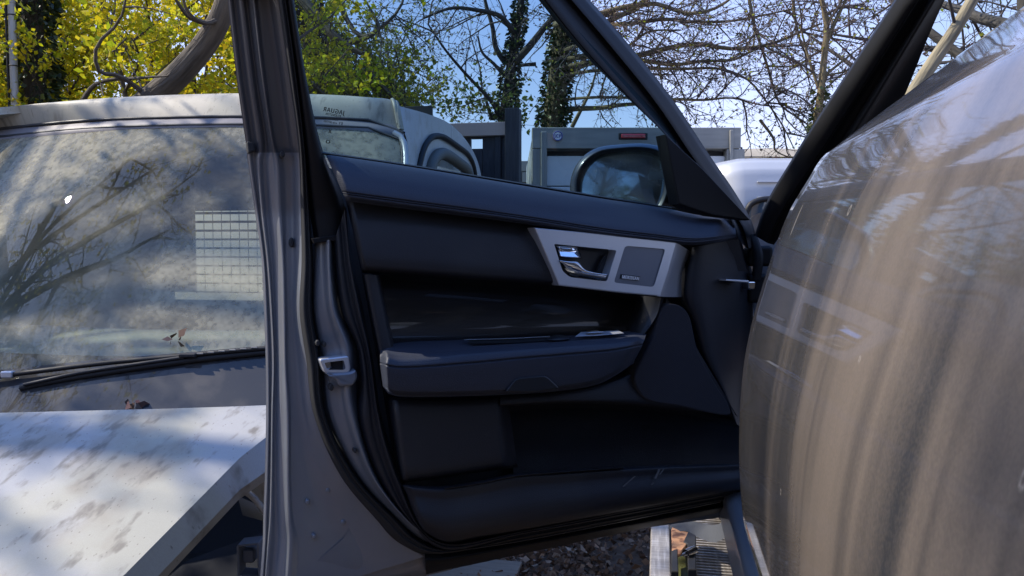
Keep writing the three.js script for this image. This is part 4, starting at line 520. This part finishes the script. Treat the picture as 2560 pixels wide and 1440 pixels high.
function ivy(I, pts, r, n, sz = .07) { for (let i = 0; i < n; i++) { const x = rnd() * (pts.length - 1), j = Math.floor(x), p = pts[j].clone().lerp(pts[j + 1], x - j), a = rnd() * 6.28, rad = (Array.isArray(r) ? lerp(r[j], r[j + 1], x - j) : r) * rr(.85, 1.45); I.add(p.add(V(Math.cos(a) * rad, rr(-.05, .05), Math.sin(a) * rad)), sz * rr(.6, 1.3), ivyTone(), 0, V(Math.cos(a), -.5, Math.sin(a))); } }

// lime-leaved shrubs behind the flatbed van
const limes = [[-6.0, -8.6, 4.6], [-5.0, -7.8, 4.6], [-4.1, -8.6, 4.8], [-3.15, -8.0, 4.6], [-5.6, -10.8, 5.6], [-4.3, -11.2, 5.8], [-3.0, -10.4, 5.4], [-7.4, -11.2, 5.6]];
limes.forEach(([x, z, h], k) => tree('lime_shrub', 'tall shrub in yellow-green spring leaf behind the flatbed van', 'shrub', V(x, 0, z), (w, tw, L) => {
  for (let s = 0; s < 4; s++) { const q = wander(V(x + rr(-.3, .3), 0, z + rr(-.3, .3)), V(rr(-.28, .28), 1, rr(-.25, .25)), h * rr(.8, 1.1), 10, .09); w.limb(q, q.map((_, i) => .045 * (1 - .085 * i)), 6);
    shoots(tw, q.slice(2), .02, { levels: 3, gap: [.34, .24, .16], len: [1.25, .55, .26], rad: [.014, .006, .003], fwd: .5, bend: .22, pull: V(0, .25, 0), leafFrom: 1, leafN: 3, leaf: (p, d) => { for (let n = 0; n < 2; n++) L.add(p.clone().add(V(rr(-.05, .05), rr(-.05, .05), rr(-.05, .05))), rr(.035, .07), limeTone()); } }); }
}, { group: 'lime shrubs', bark: M.bark }));
// leafy shrubs that close the yard behind the camera
[[-5.4, 5.2], [-3.6, 6.2], [-1.6, 5.6], [.6, 6.4], [2.8, 5.8], [5.0, 6.6]].forEach(([x, z]) => tree('leafy_shrub', 'tall olive-green shrub closing the yard opposite the open door', 'shrub', V(x, 0, z), (w, tw, L) => {
  for (let s = 0; s < 5; s++) { const q = wander(V(x + rr(-.4, .4), 0, z + rr(-.3, .3)), V(rr(-.3, .3), 1, rr(-.25, .25)), rr(2.5, 3.5), 9, .09); w.limb(q, q.map((_, i) => .05 * (1 - .09 * i)), 6); shoots(tw, q.slice(1), .02, { levels: 2, gap: [.22, .16], len: [1.2, .5], rad: [.014, .006], fwd: .4, bend: .22, leafFrom: 0, leafN: 3, leaf: p => { for (let n = 0; n < 2; n++) L.add(p.clone().add(V(rr(-.08, .08), rr(-.08, .08), rr(-.08, .08))), rr(.07, .12), [rr(.06, .12), rr(.09, .14), .02]); } }); }
}, { group: 'shrubs opposite the open door', bark: M.bark }));
// ivy-clad trunk beside the post
tree('ivy_tree', 'thick trunk wrapped in dark ivy beside the metal post', 'tree', V(P(95, 280, 7.5).x, 0, -7.5), (w, tw, L, I) => { const x = P(95, 280, 7.5).x, q = dense([V(x + .02, 0, -7.5), V(x, 2, -7.5), V(x - .02, 4, -7.5), V(x + .1, 6.5, -7.5)], 16); w.limb(q, q.map((_, i) => .13 - .004 * i), 10); ivy(I, q, q.map(() => .145), 7000, .07); shoots(tw, q.slice(10), .02, { levels: 2, gap: [.5, .3], len: [.9, .4], rad: [.012, .005], fwd: .4, bend: .25, leafFrom: 1, leafN: 1, leaf: p => L.add(p, rr(.03, .06), limeTone()) }); });
// leaning trunk
tree('leaning_tree', 'bare brown trunk leaning across the lime shrubs', 'tree', V(P(150, 600, 5.6).x, 0, -5.8), (w, tw, L) => { const P = (u, v, z) => dir(u, v).multiplyScalar(z * .84).add(EYE), q = dense([V(P(150, 600, 6.7).x, 0, -5.8), P(300, 330, 6.8), P(380, 248, 6.7), P(455, 178, 6.6), P(530, 85, 6.5), P(566, 0, 6.4), P(590, -160, 6.3), P(610, -420, 6.2)], 26); w.limb(q, q.map((_, i) => .105 - .0018 * i), 12);
  for (const l of [[[520, 60, 6.5], [470, 40, 6.3], [440, 0, 6.2], [400, -60, 6.1]], [[560, 40, 6.45], [515, 58, 6.3], [470, 30, 6.1], [450, -30, 6]], [[380, 250, 6.7], [300, 190, 6.5], [250, 180, 6.4], [240, 120, 6.3], [300, 50, 6.2], [320, -30, 6.1]], [[200, 262, 6.8], [240, 210, 6.7], [350, 195, 6.5], [420, 190, 6.4]]]) { const b = dense(l.map(p => P(...p)), 12); w.limb(b, b.map((_, i) => .020 - .0012 * i), 6); shoots(tw, b, .01, { levels: 2, gap: [.25, .16], len: [.6, .25], rad: [.006, .003], fwd: .5, bend: .25, leafFrom: 1, leafN: 1, leaf: p => { if (rnd() < .4) L.add(p, rr(.025, .05), limeTone()); } }); } }, { bark: M.bark });
// tree seen through the door glass: drooping limbs over olive foliage
tree('willow', 'loose olive-leaved tree with heavy drooping limbs above the van roof', 'tree', V(P(650, 300, 9).x, 0, -9), (w, tw, L) => {
  const bx = P(650, 300, 9).x, q = dense([V(bx, 0, -9), V(bx + .05, 2.5, -9), V(bx + .1, 5, -9), V(bx, 7, -9)], 14); w.limb(q, q.map((_, i) => .2 - .008 * i), 10);
  for (const [l, r] of [[[[690, -160, 8.4], [745, -20, 8.2], [790, 40, 8.1], [840, 95, 8], [872, 118, 8], [905, 135, 8]], .075], [[[760, -140, 8.4], [840, -10, 8.3], [868, 50, 8.2], [905, 92, 8.1], [950, 70, 8.1], [1000, 20, 8.2], [1020, -60, 8.3]], .035], [[[860, 108, 8.1], [910, 98, 8], [945, 70, 8], [930, 30, 8.1], [900, -20, 8.2]], .03], [[[930, 190, 8.6], [955, 215, 8.5], [985, 245, 8.5], [1000, 262, 8.4]], .035], [[[770, 200, 8.6], [810, 235, 8.6], [850, 260, 8.5]], .025]]) { const b = dense(pxLimb(l), 14); w.limb(b, b.map((_, i) => r * (1 - .05 * i)), 7); shoots(tw, b, .01, { levels: 2, gap: [.22, .16], len: [.9, .4], rad: [.007, .003], fwd: .4, bend: .2, grav: V(0, -.12, 0), leafFrom: 1, leafN: 1, leaf: p => { if (rnd() < .35) L.add(p, rr(.03, .05), olive()); } }); }
  for (let i = 0; i < 90; i++) { const u = rr(735, 1010), v = rr(70, 300), z = rr(8.6, 10.5); if (v < 140 - (u - 735) * .1 && rnd() < .6) continue; const b = wander(P(u, v - 20, z), V(rr(-.6, .6), rr(-1, .1), rr(-.5, .5)), rr(.5, 1.1), 5, .2, V(0, -.08, 0)); tw.limb(b, b.map((_, j) => .008 - .001 * j), 4); shoots(tw, b, .006, { levels: 2, gap: [.13, .12], len: [.4, .2], rad: [.004, .0025], fwd: .4, bend: .25, grav: V(0, -.1, 0), leafFrom: 0, leafN: 1, leaf: p => { L.add(p, rr(.035, .07), olive()); if (rnd() < .4) L.add(p, rr(.03, .06), limeTone()); } }); } }, { bark: M.bark });
// hazy fine-twigged tree behind
tree('fine_twigged_tree', 'pale fine-twigged tree behind the drooping limbs', 'tree', V(P(960, 300, 13).x, 0, -13), (w, tw, L) => { const bx = P(960, 300, 13).x; const q = dense([V(bx, 0, -13), V(bx, 2.5, -13), V(bx + .1, 4.6, -13)], 10); w.limb(q, q.map((_, i) => .14 - .010 * i), 8); for (let i = 0; i < 30; i++) { const b = wander(q[4 + Math.floor(rnd() * 6)].clone(), V(rr(-.8, .7), rr(.5, 1.2), rr(-.6, .6)), rr(.9, 1.9), 7, .12, V(0, -.06, 0)); tw.limb(b, b.map((_, j) => .016 - .0018 * j), 4); shoots(tw, b, .008, { levels: 2, gap: [.14, .11], len: [.65, .3], rad: [.004, .0025], fwd: .5, bend: .2, grav: V(0, -.16, 0), leafFrom: 0, leafN: 2, leaf: p => L.add(p, rr(.025, .05), [rr(.16, .22), rr(.16, .20), .05]) }); } }, { bark: M.bark });
// dark conifer scraps behind the door frame
tree('dark_evergreen', 'dark evergreen partly hidden behind the drooping limbs', 'tree', V(P(770, 100, 12).x, 0, -12), (w, tw, L) => { const bx = P(765, 100, 12).x; const q = dense([V(bx, 0, -12), V(bx, 3, -12), V(bx, 6.5, -12)], 8); w.limb(q, q.map((_, i) => .12 - .01 * i), 8); for (const [u, v, r, n] of [[745, 20, .45, 1500], [765, 60, .3, 700], [838, 120, .26, 700], [800, 135, .2, 350]]) for (let i = 0; i < n; i++) { const a = V(rr(-1, 1), rr(-1, 1), rr(-1, 1)).normalize().multiplyScalar(r * Math.cbrt(rnd())); L.add(P(u, v, 12).add(a), rr(.05, .1), [.015 * rr(.6, 1.5), .028 * rr(.6, 1.5), .014]); } }, { leafMat: M.ivy });

const bareOpt = (L, k = 1, z = 1) => ({ levels: 3, gap: [.30 * k, .17 * k, .13 * k], len: [1.15, .5, .22], rad: [.012, .006, .0035], fwd: .75, bend: .26, leafFrom: 1, leafN: 1, leaf: (p) => { if (rnd() < .30) L.add(p, rr(.02, .05), budTone()); } });
const bareOpt2 = (L) => ({ ...bareOpt(L), gap: [.20, .12, .09], len: [.85, .45, .2] });
const BOUGHS = Z => [[[[1400, 60, Z], [1500, 35, Z], [1560, 18, Z], [1640, 10, Z], [1720, 34, Z], [1790, 20, Z], [1860, -30, Z]], .045], [[[1470, 65, Z], [1530, 50, Z], [1600, 8, Z], [1640, -30, Z]], .05], [[[1590, 140, Z], [1650, 125, Z], [1740, 110, Z], [1830, 122, Z], [1920, 112, Z], [1990, 85, Z], [2050, 60, Z]], .04], [[[1600, 150, Z], [1680, 162, Z], [1760, 152, Z], [1830, 150, Z], [1880, 128, Z], [1960, 100, Z]], .03], [[[1620, 172, Z], [1720, 172, Z], [1800, 172, Z], [1870, 200, Z], [1920, 260, Z], [1960, 320, Z], [1985, 372, Z]], .022], [[[1680, 248, Z], [1760, 250, Z], [1830, 245, Z], [1900, 262, Z], [1980, 270, Z]], .02], [[[1570, 60, Z], [1660, 48, Z], [1740, 55, Z], [1830, 52, Z], [1900, 40, Z], [1990, 20, Z]], .03], [[[1975, -30, Z], [1985, 30, Z], [2000, 100, Z], [2030, 170, Z]], .026], [[[1860, -30, Z], [1885, 60, Z], [1920, 170, Z], [1950, 260, Z], [2000, 300, Z], [2020, 335, Z]], .022], [[[1500, 110, Z], [1560, 120, Z], [1620, 80, Z], [1700, 75, Z]], .03], [[[1900, 300, Z], [1935, 350, Z - .1], [1938, 375, Z - .1], [1990, 400, Z - .1]], .018]];
// two ivy-clad trunks
tree('ivy_tree', 'forked trunk with ivy up its stem behind the dark headboard', 'tree', V(P(1262, 460, 11).x, 0, -11), (w, tw, L, I) => { const Z = 11, q = dense([V(P(1250, 460, Z).x, 0, -Z), P(1252, 420, Z), P(1258, 330, Z), P(1270, 240, Z), P(1278, 170, Z), P(1288, 100, Z), P(1300, 30, Z), P(1306, -60, Z), P(1310, -220, Z)], 24); w.limb(q, q.map((_, i) => .115 - .0035 * i), 10); ivy(I, q.slice(3, 20), q.slice(3, 20).map((_, i) => .125 - .004 * i), 2000, .06);
  for (const [l, r] of [[[[1276, 165, Z], [1320, 120, Z - .2], [1360, 70, Z - .3], [1400, 20, Z - .4], [1440, -60, Z - .5]], .06], [[[1266, 160, Z], [1240, 120, Z], [1232, 70, Z], [1215, 10, Z], [1200, -60, Z]], .045], [[[1262, 190, Z], [1235, 160, Z], [1205, 130, Z], [1195, 90, Z]], .03], [[[1255, 300, Z], [1225, 250, Z - .2], [1160, 180, Z - .4], [1110, 120, Z - .6], [1070, 60, Z - .7]], .03], [[[1340, 160, Z], [1300, 165, Z], [1280, 180, Z]], .03], [[[1290, 90, Z], [1250, 40, Z - .3], [1190, 25, Z - .5], [1130, 20, Z - .7], [1060, 45, Z - .9]], .04], [[[1230, 300, Z], [1215, 250, Z], [1210, 230, Z]], .03]]) { const b = dense(pxLimb(l), 14); w.limb(b, b.map((_, i) => r * (1 - .045 * i)), 7); shoots(tw, b, .01, bareOpt(L)); }
  for (let i = 0; i < 40; i++) { const c = P(rr(1130, 1330), rr(235, 330), rr(10.5, 11.5)); const b = wander(c, V(rr(-1, 1), rr(-.2, .8), rr(-.5, .5)), rr(.3, .7), 4, .3); tw.limb(b, b.map((_, j) => .006 - .001 * j), 3); for (const p of b) for (let k = 0; k < 3; k++) L.add(p.clone().add(V(rr(-.08, .08), rr(-.08, .08), rr(-.08, .08))), rr(.05, .10), [rr(.10, .17), rr(.14, .19), .035]); } });
tree('ivy_tree', 'broad ivy-clad trunk with budding boughs spreading over the grey truck', 'tree', V(P(1392, 460, 11.5).x, 0, -11.5), (w, tw, L, I) => { const Z = 11.5, q = dense([V(P(1375, 460, Z).x, 0, -Z), P(1378, 340, Z), P(1388, 260, Z), P(1398, 160, Z), P(1408, 60, Z), P(1416, -40, Z), P(1426, -220, Z)], 22); w.limb(q, q.map((_, i) => .175 - .003 * i), 12); ivy(I, q.slice(2), q.slice(2).map((_, i) => .175 - .003 * i), 3200, .065);
  for (const [l, r] of [[[[1420, 190, Z], [1450, 165, Z - .3], [1490, 155, Z - .5], [1530, 160, Z - .7], [1570, 190, Z - .8], [1600, 240, Z - .9]], .055], [[[1410, 275, Z], [1440, 272, Z - .2], [1500, 270, Z - .4], [1560, 262, Z - .6], [1610, 262, Z - .8], [1680, 290, Z - 1]], .045], [[[1400, 100, Z], [1440, 70, Z - .3], [1500, 40, Z - .6], [1580, 30, Z - .8], [1640, -20, Z - 1]], .05], [[[1415, 210, Z], [1440, 175, Z + .2], [1480, 130, Z + .3], [1520, 110, Z + .4]], .04], [[[1430, 318, Z + .5], [1455, 270, Z + .5], [1475, 230, Z + .5], [1490, 180, Z + .5]], .035]]) { const b = dense(pxLimb(l), 14); w.limb(b, b.map((_, i) => r * (1 - .045 * i)), 7); shoots(tw, b, .01, bareOpt(L)); }
  BOUGHS(10).forEach(([l, r], k) => { const st = [[1408, 60], [1412, 40], [1404, 150], [1402, 170], [1402, 190], [1394, 250], [1408, 70], [1412, -120], [1412, -140], [1404, 130], [1900, 300]][k], pre = l[0][0] < 1860 ? [P(st[0], st[1], 11.4), P((st[0] * 2 + l[0][0]) / 3, (st[1] * 2 + l[0][1]) / 3 - 6, 11)] : [P(l[0][0] - 160, l[0][1] - 90, 10.6)]; const b = dense([...(k === 10 ? [] : pre), ...pxLimb(l)], 24); w.limb(b, b.map((_, i) => r * (1.15 - .035 * i)), 7); shoots(tw, b.slice(4), .01, bareOpt2(L)); }); }, { bark: M.barkMoss });
tree('young_tree', 'slender budding young tree beside the white panel van', 'tree', V(P(2045, 420, 9).x, 0, -9), (w, tw, L, I) => { const Z = 9, q = dense([V(P(2040, 420, Z).x, 0, -Z), P(2040, 330, Z), P(2050, 250, Z), P(2058, 170, Z), P(2066, 60, Z), P(2050, -20, Z), P(2040, -160, Z)], 18); w.limb(q, q.map((_, i) => .055 - .002 * i), 8); for (const [l, r] of [[[[2060, 120, Z], [2090, 50, Z], [2125, -20, Z]], .03], [[[2060, 190, Z], [2110, 150, Z], [2160, 110, Z]], .018], [[[2050, 230, Z], [2020, 140, Z], [2000, 60, Z]], .02], [[[2065, 60, Z], [2100, 10, Z], [2110, -40, Z]], .018], [[[2062, 190, Z], [2120, 175, Z], [2170, 140, Z]], .014]]) { const b = dense(pxLimb(l), 10); w.limb(b, b.map((_, i) => r * (1 - .06 * i)), 6); shoots(tw, b, .008, bareOpt2(L)); } shoots(tw, q.slice(4), .008, bareOpt2(L)); ivy(I, q.slice(0, 8), .05, 260, .07); }, { bark: M.barkMoss });

tree('pale_trunk', 'pale leaning trunk seen past the windscreen pillar', 'tree', V(P(2260, 610, 5.4).x, 0, -5.4), (w, tw, L) => { const q = dense([V(P(2080, 700, 5.4).x, 0, -5.4), P(2180, 420, 5.4), P(2300, 205, 5.4), P(2390, 70, 5.4), P(2452, -40, 5.4), P(2540, -220, 5.4), P(2640, -460, 5.4)], 20); w.limb(q, q.map((_, i) => .055 - .0012 * i), 10); shoots(tw, q.slice(6), .01, { levels: 3, gap: [.5, .22, .16], len: [1.1, .5, .25], rad: [.014, .006, .004], fwd: .6, bend: .25, leafFrom: 1, leafN: 1, leaf: p => { if (rnd() < .2) L.add(p, rr(.02, .05), budTone()); } }); }, { bark: bark([.20, .155, .10], [.40, .32, .21], 240) });
// trees round the yard outside the frame: they shade the vehicles and show in glass and paint
function bigTree(name, label, x, z, h, o) { tree(name, label, 'tree', V(x, 0, z), (w, tw, L, I) => { const q = wander(V(x, 0, z), V(rr(-.05, .05), 1, rr(-.05, .05)), h * .8, 12, .04); w.limb(q, q.map((_, i) => o.r * (1 - .07 * i)), 10); if (o.ivy) ivy(I, q.slice(0, 7), o.r * 1.1, o.ivy, .1);
  for (let i = 0; i < o.n; i++) { const at = q[3 + Math.floor(rnd() * 9)], a = rnd() * 6.28, b = wander(at, V(Math.cos(a), rr(.1, .9), Math.sin(a)), h * rr(.25, .45), 8, .14); w.limb(b, b.map((_, j) => o.r * .35 * (1 - .11 * j)), 6); shoots(tw, b, .02, { levels: 3, gap: [.5, .3, .24], len: [1.4, .7, .35], rad: [.020, .009, .005], fwd: .6, bend: .25, leafFrom: 1, leafN: 1, leaf: p => { if (rnd() < o.leaf) L.add(p, rr(.05, .09), o.tone()); } }); } }, { bark: M.barkDark, group: o.group }); }
bigTree('yard_tree', 'big half-leafed tree standing left of the flatbed van', -7.4, -3.0, 11, { r: .24, n: 24, leaf: .6, tone: limeTone, ivy: 1500 });
bigTree('yard_tree', 'bare branching tree standing left of the camera', -8.2, 1.6, 10, { r: .24, n: 16, leaf: .35, tone: limeTone, ivy: 900 });
bigTree('yard_tree', 'dark ivy-stemmed tree behind the camera', -2.4, 8.6, 11, { r: .3, n: 14, leaf: .25, tone: olive, ivy: 1800 });
bigTree('yard_tree', 'bare tree behind the saloon car', 4.2, 8.8, 11, { r: .28, n: 14, leaf: .15, tone: olive, ivy: 1200 });
bigTree('yard_tree', 'bare tree on the far side of the saloon car', 6.2, -9.5, 10, { r: .25, n: 13, leaf: .12, tone: budTone, ivy: 600 });
bigTree('yard_tree', 'bare tree beyond the windscreen pillar', 8.5, -13, 11, { r: .25, n: 12, leaf: .12, tone: budTone, ivy: 400 });

renderer.render(scene, camera);
